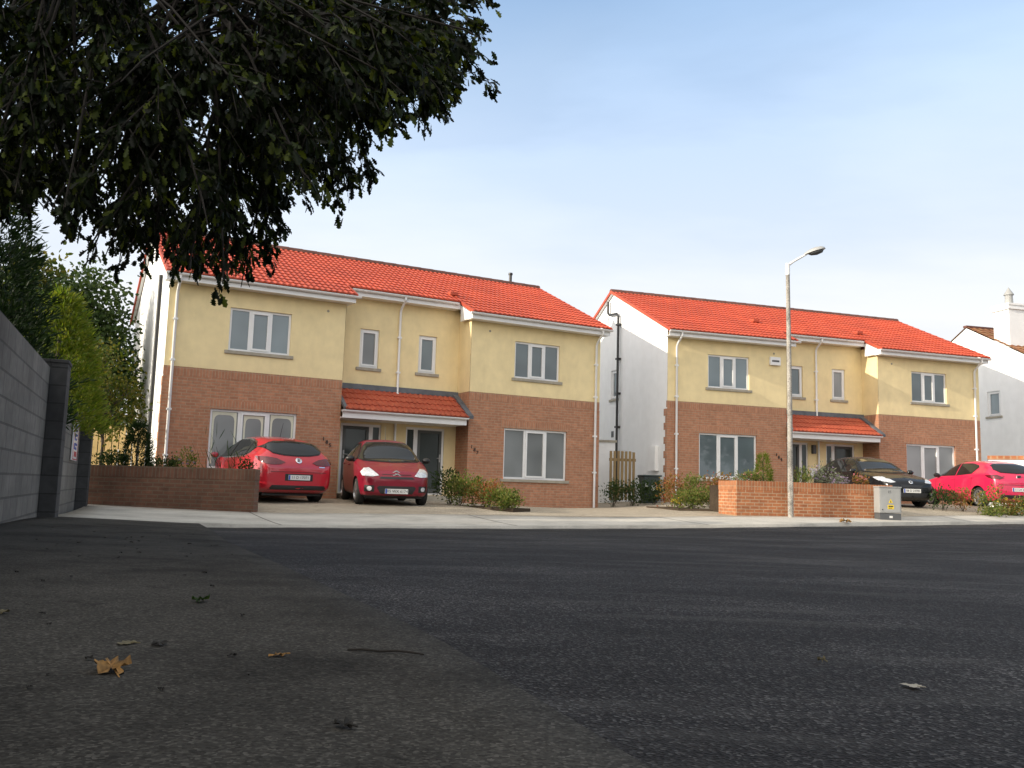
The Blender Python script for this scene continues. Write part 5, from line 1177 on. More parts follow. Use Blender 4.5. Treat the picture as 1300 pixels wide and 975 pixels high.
def grow(poly, d):
    c = np.mean(poly, 0); out = []
    n = len(poly)
    for i in range(n):
        p0, p, p1 = map(np.array, (poly[i - 1], poly[i], poly[(i + 1) % n]))
        e0 = (p - p0) / np.linalg.norm(p - p0); e1 = (p1 - p) / np.linalg.norm(p1 - p)
        n0 = np.array([e0[1], -e0[0]]); n1 = np.array([e1[1], -e1[0]])
        if np.dot(n0, p - c) < 0 and np.dot(n1, p - c) < 0: n0, n1 = -n0, -n1
        b = n0 + n1; b /= max(.3, np.linalg.norm(b)); out.append(tuple(p + b * d))
    return out
def ring_pts(cx, cz, r, n=14, sx=1): return [(cx + r * sx * math.cos(2 * PI * k / n), cz + r * math.sin(2 * PI * k / n)) for k in range(n)]
def mirror(poly): return [(-a, b) for a, b in poly if abs(a) > 1e-6][::-1]

def wheel(parent, x, y, r, sd, rimr, spokes=5, w=.2):
    mb = MB()
    mb.lathe([(rimr - .01, -w / 2 + .02), (rimr + .015, -w / 2), (r - .03, -w / 2 + .004), (r, -w / 2 + .04), (r, w / 2 - .04), (r - .03, w / 2 - .004), (rimr + .015, w / 2), (rimr - .01, w / 2 - .02)], 36, 'y')
    t = mb.build('wheel', 'tyre', parent, smooth=True); t.location = (x, y, r)
    m = MB(); o = sd
    m.lathe([(rimr + .012, o * (w / 2 - .006)), (rimr - .012, o * (w / 2 + .004)), (rimr - .03, o * (w / 2 - .03)), (rimr - .035, o * .0)], 36, 'y')
    m.lathe([(0, o * (w / 2 - .004)), (.055, o * (w / 2 - .008)), (.065, o * (w / 2 - .035))], 18, 'y')
    for k in range(spokes):
        a = 2 * PI * k / spokes; mt = Matrix.Rotation(a, 4, 'Y')
        ww = .03 if spokes <= 7 else .016
        P = [Vector((.045, o * (w / 2 - .01), -ww * 1.2)), Vector((.045, o * (w / 2 - .01), ww * 1.2)), Vector((rimr - .012, o * (w / 2 - .014), ww)), Vector((rimr - .012, o * (w / 2 - .014), -ww))]
        m.face([mt @ p for p in P])
        Q = [p + Vector((0, -o * .03, 0)) for p in P]
        for i in (1, 3): m.face([mt @ P[i], mt @ P[(i + 1) % 4], mt @ Q[(i + 1) % 4], mt @ Q[i]])
    m.build('rim', 'rim', t, smooth=False)
    d = MB(); d.lathe([(0, o * (w / 2 - .055)), (rimr - .02, o * (w / 2 - .055))], 24, 'y'); d.build('brake_disc', 'black', t)
    return t

def car(name, label, spec, loc, heading):
    """heading = direction of travel, degrees counterclockwise from +X"""
    T = thing(name, label, 'car', loc, math.radians(heading), 'cars parked in the driveways')
    me, tree = make_body(spec)
    o = D.objects.new('body', me); COL.objects.link(o); o.parent = T
    L, W = spec['L'], spec['W']
    def dc(nm, poly, ax, sg, off, m, par=T, **k): return decal(nm, tree, poly, ax, sg, off, m, par, **k)
    for sd in (1, -1):
        for poly in spec['side_glass']:
            if spec.get('chrome_trim'): dc('window_trim', grow(poly, .035), 'y', sd, .004, spec['chrome_trim'])
            else: dc('window_trim', grow(poly, .022), 'y', sd, .004, 'black')
            dc('side_window', poly, 'y', sd, .010, 'carglass')
        for (px, z0, z1) in spec['pillars']:
            dc('pillar', [(px - .03, z0), (px + .03, z0), (px + .01, z1), (px - .05, z1)], 'y', sd, .014, spec.get('pillar_mat', 'black'))
        for (hx, hz) in spec['handles']:
            h = MB(); hit = tree.ray_cast(Vector((hx, sd * 3, hz)), Vector((0, -sd, 0)))[0]
            y = hit.y if hit else sd * W / 2
            h.tube([(hx - .09, y, hz), (hx - .07, y + sd * .025, hz), (hx + .07, y + sd * .025, hz + .006), (hx + .09, y, hz + .006)], .012, 6); h.build('door_handle', spec['paint'], T)
        for seam in spec['seams']:
            for (a, b) in zip(seam[:-1], seam[1:]):
                dx, dz = b[0] - a[0], b[1] - a[1]; l = math.hypot(dx, dz); nx, nz = -dz / l * .005, dx / l * .005
                dc('door_seam', [(a[0] + nx, a[1] + nz), (b[0] + nx, b[1] + nz), (b[0] - nx, b[1] - nz), (a[0] - nx, a[1] - nz)], 'y', sd, .003, 'black', maxe=.15)
        mx, mz = spec['mirror']
        hit = tree.ray_cast(Vector((mx - .1, sd * 3, mz - .03)), Vector((0, -sd, 0)))[0]; y = hit.y if hit else sd * W / 2 * .9
        m = MB(); V = []; n = 12
        secs = [(-.04, .02), (-.02, .075), (.03, .085), (.08, .06), (.105, .015)]
        for (dx, r) in secs:
            for j in range(n):
                a = 2 * PI * j / n; V.append((mx + dx, y + sd * (.115 + r * 1.25 * math.cos(a)), mz + r * .85 * math.sin(a)))
        m.v = V
        for q in range(len(secs) - 1):
            for j in range(n): m.f.append((q * n + j, q * n + (j + 1) % n, (q + 1) * n + (j + 1) % n, (q + 1) * n + j)); m.mi.append(0)
        m.f += [tuple(range(n)), tuple(range((len(secs) - 1) * n, len(secs) * n))]; m.mi += [0, 0]
        mo = m.build('mirror', spec.get('mirror_mat', spec['paint']), T, smooth=True)
        m = MB(); m.tube([(mx + .02, y - sd * .02, mz - .05), (mx + .02, y + sd * .09, mz - .04)], .028, 8); m.build('mirror_stalk', 'black', mo)
        for wx in spec['wheels']: wheel(T, wx, sd * (W / 2 - .125), spec['wr'], sd, spec['rim'], spec.get('spokes', 5))
        s_ = sd
        for (poly, m_) in spec['front_lights']: dc('headlight', poly if sd > 0 else mirror(poly), 'x', 1, .012, m_)
        for (poly, m_) in spec['rear_lights']: dc('tail_light', poly if sd > 0 else mirror(poly), 'x', -1, .012, m_)
        for (poly, m_) in spec.get('side_lights', []): dc('light_wrap', poly, 'y', sd, .012, m_)
    ws = spec['windscreen']; dc('windscreen', ws + mirror(ws), 'x', 1, .014, 'carglass', maxe=.06)
    dc('windscreen_seal', grow(ws + mirror(ws), .022), 'x', 1, .008, 'black', maxe=.05)
    rw = spec['rear_glass']; dc('rear_window', rw + mirror(rw), 'x', -1, .014, 'carglass', maxe=.06)
    dc('rear_window_seal', grow(rw + mirror(rw), .020), 'x', -1, .008, 'black', maxe=.05)
    for (nm, poly, sg, off, m_) in spec.get('extra', []): dc(nm, poly, 'x', sg, off, m_)
    for (sg, z, txt, w) in spec['plates']:
        hit = tree.ray_cast(Vector((sg * 5, .0, z)), Vector((-sg, 0, 0)))[0]; x = hit.x + sg * .012
        P = MB(); P.box(-.26, .26, -.006, .006, -.055, .055); p = P.build('number_plate', 'plate', T, bevel=.004)
        p.location = (x, 0, z); p.rotation_euler = (0, 0, PI / 2 if sg > 0 else -PI / 2)
        b_ = MB(); b_.box(-.256, -.215, -.0085, -.0065, -.051, .051); b_.build('country_band', 'sign_blue', p)
        text_mesh('lettering', txt, .088, 'black', p, (.02, -.0085, 0), (PI / 2, 0, 0))
    # dark cabin floor of shadow under the car
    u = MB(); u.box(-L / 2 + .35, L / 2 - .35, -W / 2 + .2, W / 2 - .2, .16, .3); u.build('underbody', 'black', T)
    if spec.get('aerial'):
        a = spec['aerial']; m = MB(); m.tube([a, (a[0] - .16, a[1], a[2] + .36)], [.007, .003], 6); m.build('aerial', 'black', T)
    for f in spec.get('more', []): f(T, tree)
    return T

# --- tall dome-shaped small hatchback, facing the road
def emblem_chevrons(T, tree):
    for dz in (-.01, .055):
        m = MB()
        hit = tree.ray_cast(Vector((5, 0, .70 + dz)), Vector((-1, 0, 0)))[0]; x = hit.x + .018
        for s in (-1, 1):
            P = [(x, 0, .745 + dz), (x - .01, s * .125, .675 + dz), (x - .01, s * .125, .642 + dz), (x, 0, .712 + dz)]
            m.face(P); Q = [(a - .03, b, c) for a, b, c in P]
            for k in range(4): m.face([P[k], P[(k + 1) % 4], Q[(k + 1) % 4], Q[k]])
        m.build('emblem', 'chrome', T)
def cabin_bits(T, tree): pass
C3 = dict(L=3.85, W=1.70, paint='carC', wr=.30, rim=.20, arch=.345, wheels=(1.16, -1.30), spokes=7,
          s=[0, .012, .05, .12, .20, .255, .30, .36, .43, .50, .60, .70, .79, .87, .93, .97, 1.0],
          zt=[.60, .70, .78, .88, .965, 1.03, 1.13, 1.30, 1.44, 1.505, 1.53, 1.51, 1.45, 1.34, 1.14, .92, .70],
          belt=[.54, .63, .70, .80, .88, .93, .955, .97, .985, .995, 1.00, 1.01, 1.02, 1.02, .98, .84, .62],
          wb=[.60, .74, .86, .95, .985, 1, 1, 1, 1, 1, 1, 1, .99, .96, .92, .85, .74],
          wt=[.40, .50, .58, .66, .72, .75, .74, .71, .68, .67, .66, .655, .645, .63, .63, .62, .55],
          zl=[.30, .22, .18, .17, .17, .17, .17, .17, .17, .17, .17, .17, .17, .17, .18, .22, .28],
          side_glass=[[(.72, 1.03), (.30, 1.30), (.02, 1.40), (-.12, 1.41), (-.13, 1.05)], [(-.20, 1.05), (-.19, 1.41), (-.75, 1.40), (-1.15, 1.30), (-1.32, 1.10), (-1.2, 1.07)]],
          pillars=[], handles=[(-.05, .90), (-.98, .92)], seams=[[(.80, .30), (.78, .98)], [(-.165, .22), (-.165, 1.03)], [(-.165, .22), (.80, .25)], [(-1.05, .62), (-1.2, 1.02)]],
          mirror=(.66, 1.04), mirror_mat='black',
          windscreen=[(0, 1.445), (.46, 1.425), (.555, 1.35), (.715, 1.04), (.64, 1.01), (0, .985)],
          rear_glass=[(0, 1.36), (.44, 1.33), (.55, 1.05), (0, 1.0)],
          front_lights=[([(.40, .665), (.55, .64), (.74, .66), (.77, .74), (.70, .82), (.58, .835)], 'lamp_clear'), (ring_pts(.60, .38, .05), 'lamp_clear')],
          rear_lights=[([(.62, .62), (.76, .62), (.72, .98), (.62, .98)], 'lamp_red')],
          extra=[('grille', [(-.36, .645), (.36, .645), (.40, .60), (-.40, .60)], 1, .006, 'black'), ('lower_grille', [(-.40, .44), (.40, .44), (.44, .40), (.36, .27), (-.36, .27), (-.44, .40)], 1, .006, 'black'),
                 ('grille_bar', [(-.33, .700), (.33, .700), (.33, .688), (-.33, .688)], 1, .006, 'black'), ('fog_surround', [(.5, .45), (.70, .45), (.70, .31), (.5, .31)], 1, .005, 'black'), ('fog_surround', [(-.70, .45), (-.5, .45), (-.5, .31), (-.70, .31)], 1, .005, 'black'),
                 ('tax_disc', [(.40, 1.09), (.56, 1.08), (.56, 1.05), (.34, 1.055)], 1, .012, 'plate')],
          plates=[(1, .325, '05 WX 6174', .52), (-1, .55, '05 WX 6174', .52)], more=[emblem_chevrons], aerial=(.1, 0, 1.52))
# --- larger red hatchback, tail towards the road
def round_badge(x_sign, z, r, m_='chrome'):
    def f(T, tree):
        hit, nrm, _, _ = tree.ray_cast(Vector((x_sign * 5, 0, z)), Vector((-x_sign, 0, 0)))
        m = MB(); m.lathe([(r, 0), (r, .014), (r * .82, .02), (r * .78, .012), (0, .012)], 24, 'x'); o = m.build('emblem', m_, T, smooth=True)
        o.location = hit + nrm * .002; o.rotation_euler = Vector((1, 0, 0)).rotation_difference(nrm).to_euler()
        k = MB(); k.face([(.016, -r * .3, r * .55), (.016, r * .5, r * .3), (.016, r * .1, -.1 * r)]); k.face([(.016, r * .3, -r * .55), (.016, -r * .5, -r * .3), (.016, -r * .1, .1 * r)]); k.build('emblem_figure', 'black', o)
    return f
AST = dict(L=4.42, W=1.81, paint='carA', wr=.33, rim=.225, arch=.375, wheels=(1.33, -1.355), spokes=5,
           s=[0, .015, .06, .14, .22, .27, .32, .40, .48, .55, .64, .74, .82, .885, .93, .965, .985, 1.0],
           zt=[.60, .70, .78, .88, .95, 1.0, 1.10, 1.31, 1.45, 1.505, 1.515, 1.49, 1.44, 1.36, 1.20, 1.02, .93, .78],
           belt=[.54, .62, .70, .80, .87, .91, .93, .95, .965, .975, .985, 1.0, 1.03, 1.05, 1.03, .95, .86, .70],
           wb=[.58, .74, .86, .95, .99, 1, 1, 1, 1, 1, 1, 1, 1, .985, .96, .92, .87, .78],
           wt=[.40, .52, .60, .68, .73, .76, .75, .71, .68, .67, .665, .66, .65, .64, .655, .66, .66, .58],
           zl=[.30, .22, .18, .17, .17, .17, .17, .17, .17, .17, .17, .17, .17, .18, .20, .24, .27, .34],
           side_glass=[[(.88, 1.0), (.42, 1.27), (.12, 1.385), (-.2, 1.42), (-.75, 1.41), (-1.15, 1.345), (-1.40, 1.22), (-1.28, 1.13), (-1.05, 1.045), (.2, 1.005)]],
           pillars=[(-.12, 1.01, 1.42), (-1.02, 1.05, 1.37)], handles=[(-.02, .90), (-.98, .94)], chrome_trim='chrome',
           seams=[[(.95, .30), (.92, .96)], [(-.14, .22), (-.14, 1.0)], [(-.14, .22), (.95, .24)], [(-1.0, .60), (-1.12, 1.04)]], mirror=(.80, 1.04),
           windscreen=[(0, 1.41), (.46, 1.39), (.54, 1.33), (.70, 1.02), (0, .985)],
           rear_glass=[(0, 1.375), (.40, 1.365), (.53, 1.33), (.70, 1.235), (.55, 1.115), (.3, 1.075), (0, 1.065)],
           front_lights=[([(.45, .64), (.78, .70), (.80, .80), (.60, .80)], 'lamp_clear')],
           rear_lights=[([(.32, .905), (.42, .86), (.60, .845), (.76, .86), (.845, .93), (.86, 1.0), (.70, 1.015), (.50, .985)], 'lamp_red')],
           side_lights=[([(-2.10, .88), (-1.92, .93), (-1.72, 1.02), (-1.95, 1.02), (-2.10, .99)], 'lamp_red')],
           extra=[('number_plate_recess', [(-.33, .655), (.33, .655), (.33, .50), (-.33, .50)], -1, .003, 'black'), ('bumper_insert', [(-.62, .40), (.62, .40), (.70, .30), (-.70, .30)], -1, .006, 'black'), ('tailgate_seam', [(-.66, .70), (.66, .70), (.66, .69), (-.66, .69)], -1, .004, 'black'),
                  ('brake_lamp', [(-.14, 1.425), (.14, 1.425), (.14, 1.405), (-.14, 1.405)], -1, .008, 'lamp_red'), ('model_script', [(-.62, .83), (-.48, .83), (-.48, .81), (-.62, .81)], -1, .006, 'chrome')],
           plates=[(-1, .575, '11 D 17071', .52), (1, .42, '11 D 17071', .52)], more=[round_badge(-1, .95, .075)], aerial=(-.95, 0, 1.47))
# --- black hatchback with a rounded bonnet
MAZ = dict(L=4.42, W=1.755, paint='carM', wr=.315, rim=.21, arch=.355, wheels=(1.36, -1.28), spokes=5,
           s=[0, .015, .06, .14, .22, .29, .34, .42, .50, .56, .64, .73, .81, .88, .93, .965, 1.0],
           zt=[.56, .70, .80, .89, .95, 1.0, 1.09, 1.29, 1.42, 1.46, 1.465, 1.44, 1.37, 1.25, 1.10, .96, .74],
           belt=[.50, .63, .73, .82, .87, .90, .92, .94, .955, .965, .975, .99, 1.01, 1.02, 1.0, .90, .68],
           wb=[.60, .76, .88, .96, .99, 1, 1, 1, 1, 1, 1, 1, .99, .97, .94, .88, .76],
           wt=[.42, .54, .62, .69, .73, .75, .74, .70, .67, .66, .655, .65, .64, .63, .64, .63, .55],
           zl=[.28, .21, .17, .17, .17, .17, .17, .17, .17, .17, .17, .17, .17, .18, .2, .24, .32],
           side_glass=[[(.72, .98), (.30, 1.24), (.0, 1.355), (-.12, 1.365), (-.12, .995)], [(-.20, .995), (-.19, 1.37), (-.75, 1.34), (-1.12, 1.25), (-1.36, 1.10), (-1.2, 1.045)]],
           pillars=[], handles=[(-.02, .87), (-.98, .89)], seams=[[(.88, .30), (.86, .94)], [(-.16, .22), (-.16, .98)], [(-.16, .22), (.88, .24)]], mirror=(.66, 1.01),
           windscreen=[(0, 1.385), (.44, 1.365), (.52, 1.30), (.67, 1.0), (0, .965)],
           rear_glass=[(0, 1.30), (.42, 1.28), (.56, 1.06), (0, 1.02)],
           front_lights=[([(.44, .68), (.60, .66), (.74, .70), (.80, .80), (.68, .80), (.54, .765)], 'lamp_clear'), (ring_pts(.62, .36, .045), 'lamp_clear')],
           rear_lights=[([(.55, .82), (.78, .82), (.74, .97), (.58, .97)], 'lamp_red')],
           side_lights=[([(1.86, .72), (1.72, .76), (1.58, .82), (1.74, .83), (1.86, .80)], 'lamp_clear')],
           extra=[('grille', [(-.36, .62), (.36, .62), (.26, .54), (-.26, .54)], 1, .006, 'black'), ('lower_grille', [(-.50, .40), (.50, .40), (.42, .26), (-.42, .26)], 1, .006, 'black')],
           plates=[(1, .455, '08 D 24785', .52), (-1, .8, '08 D 24785', .52)], more=[round_badge(1, .69, .06)])
# --- pinkish red compact hatchback, tail towards the road
def s_badge(T, tree):
    hit, nrm, _, _ = tree.ray_cast(Vector((-5, 0, .93)), Vector((1, 0, 0)))
    m = MB(); m.box(-.065, .065, -.012, .012, -.05, .05); o = m.build('emblem', 'chrome', T, bevel=.008); o.location = hit + nrm * .012; o.rotation_euler = (math.radians(12), 0, -PI / 2)
IBI = dict(L=4.05, W=1.69, paint='carI', wr=.31, rim=.22, arch=.355, wheels=(1.22, -1.25), spokes=10,
           s=[0, .015, .06, .14, .22, .27, .32, .40, .48, .55, .64, .74, .82, .885, .93, .965, .985, 1.0],
           zt=[.58, .68, .77, .87, .94, .985, 1.07, 1.25, 1.38, 1.435, 1.445, 1.425, 1.38, 1.30, 1.16, 1.00, .92, .76],
           belt=[.52, .61, .70, .80, .86, .89, .905, .92, .935, .95, .965, .99, 1.02, 1.04, 1.02, .93, .84, .68],
           wb=[.58, .75, .87, .95, .99, 1, 1, 1, 1, 1, 1, 1, 1, .985, .96, .92, .87, .78],
           wt=[.40, .52, .60, .68, .73, .75, .74, .70, .675, .67, .66, .655, .645, .64, .65, .655, .65, .56],
           zl=[.28, .21, .17, .16, .16, .16, .16, .16, .16, .16, .16, .16, .16, .17, .19, .23, .27, .34],
           side_glass=[[(.78, .965), (.40, 1.18), (.10, 1.30), (-.10, 1.335), (-.11, .985)], [(-.19, .985), (-.18, 1.34), (-.70, 1.33), (-1.02, 1.27), (-1.10, 1.22), (-.92, 1.04)]],
           pillars=[], handles=[(-.03, .87), (-.92, .91)], seams=[[(.88, .30), (.85, .93)], [(-.15, .22), (-.15, .97)], [(-.15, .22), (.88, .24)], [(-.93, .6), (-.98, 1.02)]], mirror=(.70, .99), mirror_mat='black',
           windscreen=[(0, 1.35), (.44, 1.33), (.52, 1.27), (.66, .985), (0, .95)],
           rear_glass=[(0, 1.325), (.42, 1.31), (.54, 1.26), (.60, 1.14), (.48, 1.07), (0, 1.05)],
           front_lights=[([(.45, .64), (.76, .70), (.78, .80), (.60, .80)], 'lamp_clear')],
           rear_lights=[([(.46, .90), (.62, .85), (.78, .86), (.80, .97), (.64, .98)], 'lamp_red')],
           side_lights=[([(-1.92, .86), (-1.72, .90), (-1.58, .97), (-1.78, .98), (-1.92, .95)], 'lamp_red')],
           extra=[('bumper_insert', [(-.58, .40), (.58, .40), (.66, .29), (-.66, .29)], -1, .006, 'black'), ('tailgate_seam', [(-.62, .70), (.62, .70), (.62, .69), (-.62, .69)], -1, .004, 'black')],
           plates=[(-1, .56, '11 LH 2405', .52), (1, .42, '11 LH 2405', .52)], more=[s_badge])

def park(x, y, heading, spec, name, label):
    """(x, y) is the middle of the car; it is tilted to lie on the ground under its wheels"""
    h = math.radians(heading); f = Vector((math.cos(h), math.sin(h))); l = Vector((-f.y, f.x))
    z = np.mean([pz(x + f.x * wx + l.x * sy, y + f.y * wx + l.y * sy) for wx in spec['wheels'] for sy in (-.7, .7)])
    zf, zr = pz(x + f.x * spec['wheels'][0], y + f.y * spec['wheels'][0]), pz(x + f.x * spec['wheels'][1], y + f.y * spec['wheels'][1])
    T = car(name, label, spec, (x, y, z - .012), heading)
    pitch = -math.atan2(zf - zr, spec['wheels'][0] - spec['wheels'][1])
    T.rotation_euler = (Matrix.Rotation(h, 4, 'Z') @ Matrix.Rotation(pitch, 4, 'Y')).to_euler()
    return T
def place_by_end(xe, ye, heading, spec, front):
    h = math.radians(heading); s = -1 if front else 1
    return xe + s * math.cos(h) * spec['L'] / 2, ye + s * math.sin(h) * spec['L'] / 2
hC = math.degrees(math.atan2(-.95, .30)); x, y = place_by_end(-2.52, 19.95, hC, C3, True)
park(x, y, hC, C3, 'parked_car', 'small dome-shaped dark red hatchback facing the road with double chevron emblem on its nose')
hA = 90 + 37; x, y = place_by_end(-4.72, 19.95, hA, AST, False)
park(x, y, hA, AST, 'parked_car', 'bright red hatchback with its tail towards the road beside the shaded planter')
hM = -90 + 8; x, y = place_by_end(11.3, 24.9, hM, MAZ, True)
park(x, y, hM, MAZ, 'parked_car', 'black hatchback facing the road behind the grey utility cabinet')
hI = 90 + 7; x, y = place_by_end(15.15, 26.3, hI, IBI, False)
park(x, y, hI, IBI, 'parked_car', 'pinkish red hatchback at the right edge with its tail towards the road')

# ------------------------------------------------------------------ litter on the ground
def curled_leaf(label, x, y, size, m, lobes=5, curl=.5, rz=0, tilt=0, cat='fallen leaf', name='fallen_leaf', group=None):
    n = 40; mb = MB(); c = (0, 0, 0); R = []
    for k in range(n):
        a = 2 * PI * k / n; r = size * (.24 + .28 * abs(math.cos(a * lobes / 2)) ** .7) * (1.25 if abs(a - PI / 2) < .6 else 1) * random.uniform(.88, 1.08)
        R.append((r * math.cos(a), r * math.sin(a)))
    V = [(0, 0, 0)]
    h1, h2, h3 = random.uniform(0, 6), random.uniform(0, 6), random.uniform(0, 6)
    for f in (.5, 1):
        for (px, py) in R:
            w = math.sin(9 * px / size + h1) * math.cos(8 * py / size + h2) + .6 * math.sin(17 * (px - py) / size + h3)
            V.append((px * f * (1 - .25 * curl * f), py * f, .55 * curl * (px * f) ** 2 / size + .16 * curl * size * w * f))
    zmin = min(v[2] for v in V)
    mb.v = [(a, b, z - zmin + .002) for a, b, z in V]
    for k in range(n):
        k2 = (k + 1) % n
        mb.f += [(0, 1 + k, 1 + k2), (1 + k, 1 + n + k, 1 + n + k2, 1 + k2)]; mb.mi += [0, 0]
    mb.tube([(0, -size * .3, .004 - zmin), (.004, -size * .75, .006)], .0016, 5)
    o = mb.build(name, m, None, smooth=True); o.location = (x, y, pz(x, y)); o.rotation_euler = (tilt, 0, rz)
    return tag(o, label, cat, group)
curled_leaf('large curled yellow brown dead leaf lying on the dark pavement', -.80, 1.86, .085, 'dead_leaf', 5, .75, .6, .1)
curled_leaf('pale flat narrow leaf lying behind the large curled leaf', -.91, 2.19, .05, 'pale_leaf', 2, .2, 1.2)
curled_leaf('small dark brown leaf right of the large curled leaf', -.83, 2.19, .045, 'dark_bit', 5, .5, .2)
curled_leaf('yellowish leaf fragment at the left edge of the pavement', -1.45, 2.6, .05, 'pale_leaf', 3, .5, .2)
curled_leaf('olive green leaf scrap farther up the pavement in a litter line', -1.03, 3.05, .07, 'dark_leaf', 4, .8, .2)
curled_leaf('orange brown leaf scrap in the middle of the pavement', -.52, 2.1, .035, 'dead_leaf', 4, .5, 2)
curled_leaf('dark curled leaf near the bottom middle of the pavement', -.255, 1.48, .035, 'dark_bit', 4, .8, 1)
curled_leaf('pale grey flat scrap lying on the asphalt towards the right', 1.06, 2.36, .05, 'sill', 3, .1, .4, cat='litter', name='litter_scrap')
o = curled_leaf('small olive green moss clump lying on the asphalt', .94, 2.69, .03, 'pale_leaf', 5, 1.2, .3, cat='moss', name='moss_clump'); o.location.z = rz_(.94, 2.69) + .004
D.objects['litter_scrap'].location.z = rz_(1.06, 2.36) + .004
curled_leaf('small brown leaf litter on the far footpath in front of the utility cabinet', 7.35, 19.45, .28, 'dead_leaf', 5, .8, .5, cat='fallen leaf', name='fallen_leaf')
for k, (x, y, s) in enumerate(((.385, 1.27, .012), (.42, 1.29, .008), (.36, 1.30, .006))):
    mb = MB(); mb.lathe([(0, -s * .6), (s * .8, -s * .3), (s, .1 * s), (s * .6, s * .5), (0, s * .62)], 9); o = mb.build('pebble', 'sill', None, smooth=True)
    o.location = (x, y, max(rz_(x, y), pz(x, y) - .08) + s * .4); o.rotation_euler = (.2, .3, k); o.scale = (1.3, .9, .8)
    tag(o, ('largest pale pebble at the kerb foot, bottom of the view', 'middle sized pale pebble on the asphalt by the kerb, bottom of the view', 'smallest pale pebble at the kerb foot, bottom of the view')[k], 'pebble')
mb = MB(); pts = [(-.15, .01, .006), (-.09, .012, .010), (-.02, .0, .008), (.05, .006, .012), (.11, -.004, .010), (.16, -.014, .006)]
mb.tube(pts, [.004, .005, .0048, .0045, .0042, .003], 7); mb.tube([(.05, .006, .012), (.075, .03, .008)], [.003, .0015], 5)
o = mb.build('twig', 'twig', None, smooth=True); o.scale = (.62,) * 3; o.location = (-.29, 2.2, pz(-.29, 2.2)); o.rotation_euler = (0, 0, -.1); tag(o, 'thin dark twig lying across the pavement near the kerb', 'twig')
proto = None
for k in range(60):
    while True:
        y = random.uniform(1.6, 9); x = random.uniform(-.48 * y - .3, .1 - .32 * y)
        kx = np.interp(y, [p[1] for p in KERB], [p[0] for p in KERB])
        if x < kx - .1 and x > np.interp(y, [p[1] for p in WALL], [p[0] for p in WALL]) + .1: break
    if proto is None:
        proto = curled_leaf('tiny dark leaf scrap scattered on the dark pavement', x, y, .020, 'dark_bit', 3, .9, 0, cat='leaf scrap', name='leaf_scrap', group='tiny dark leaf scraps on the pavement'); continue
    c = proto.copy(); COL.objects.link(c); c.location = (x, y, pz(x, y)); c.rotation_euler = (0, 0, random.uniform(0, 6)); s = random.uniform(.4, 1.3); c.scale = (s, s * random.uniform(.5, 1), s)

# ------------------------------------------------------------------ light, sky, camera
EL, AZ = math.radians(17.2), math.radians(22.6)
sdir = Vector((-math.cos(AZ) * math.cos(EL), -math.sin(AZ) * math.cos(EL), math.sin(EL)))
sl = D.lights.new('sun', 'SUN'); sl.energy = 5.0; sl.angle = math.radians(.53); sl.color = (1, .90, .74)
so = D.objects.new('sun', sl); COL.objects.link(so); so.rotation_euler = (-sdir).to_track_quat('-Z', 'Y').to_euler(); so.location = (-30, -12, 30)

Wd = D.worlds.new('World'); SC.world = Wd; Wd.use_nodes = True
nt = Wd.node_tree; N, Lk = nt.nodes, nt.links; N.clear()
out = N.new('ShaderNodeOutputWorld'); sky = N.new('ShaderNodeTexSky'); sky.sky_type = 'NISHITA'; sky.sun_disc = False
sky.sun_elevation = EL; sky.sun_rotation = math.atan2(sdir.x, sdir.y); sky.air_density = 1.0; sky.dust_density = .6; sky.ozone_density = 1.6
b1 = N.new('ShaderNodeBackground'); b1.inputs['Strength'].default_value = .15; Lk.new(sky.outputs[0], b1.inputs['Color'])
tc = N.new('ShaderNodeTexCoord'); sp = N.new('ShaderNodeSeparateXYZ'); Lk.new(tc.outputs['Generated'], sp.inputs[0])
def mth(op, a, b=None, clamp=False):
    n = N.new('ShaderNodeMath'); n.operation = op; n.use_clamp = clamp
    for i, v in enumerate((a, b)):
        if v is None: continue
        if isinstance(v, (int, float)): n.inputs[i].default_value = v
        else: Lk.new(v, n.inputs[i])
    return n.outputs[0]
zz = mth('ADD', mth('MAXIMUM', sp.outputs['Z'], 0), .16)
cb = N.new('ShaderNodeCombineXYZ'); Lk.new(mth('DIVIDE', sp.outputs['X'], zz), cb.inputs[0]); Lk.new(mth('DIVIDE', sp.outputs['Y'], zz), cb.inputs[1])
mp = N.new('ShaderNodeMapping'); mp.inputs['Scale'].default_value = (.55, 1.0, 1); mp.inputs['Rotation'].default_value = (0, 0, math.radians(12)); mp.inputs['Location'].default_value = (1.7, .35, 0); Lk.new(cb.outputs[0], mp.inputs[0])
n1 = N.new('ShaderNodeTexNoise'); n1.inputs['Scale'].default_value = .9; n1.inputs['Detail'].default_value = 8; n1.inputs['Roughness'].default_value = .52; n1.inputs['Distortion'].default_value = .35; Lk.new(mp.outputs[0], n1.inputs['Vector'])
r1 = N.new('ShaderNodeValToRGB'); r1.color_ramp.elements[0].position = .42; r1.color_ramp.elements[0].color = (0, 0, 0, 1); r1.color_ramp.elements[1].position = .75; r1.color_ramp.elements[1].color = (1, 1, 1, 1); Lk.new(n1.outputs['Fac'], r1.inputs['Fac'])
# haze: whitens towards the horizon
mr = N.new('ShaderNodeMapRange'); mr.inputs['From Min'].default_value = .05; mr.inputs['From Max'].default_value = .58; mr.inputs['To Min'].default_value = 1.0; mr.inputs['To Max'].default_value = .0; mr.interpolation_type = 'SMOOTHSTEP'; Lk.new(sp.outputs['Z'], mr.inputs[0])
fac = mth('ADD', mth('ADD', mth('MULTIPLY', r1.outputs[0], mth('ADD', mth('MULTIPLY', mr.outputs[0], .75), .42)), mth('POWER', mr.outputs[0], 1.1)), .58, True)
b2 = N.new('ShaderNodeBackground')
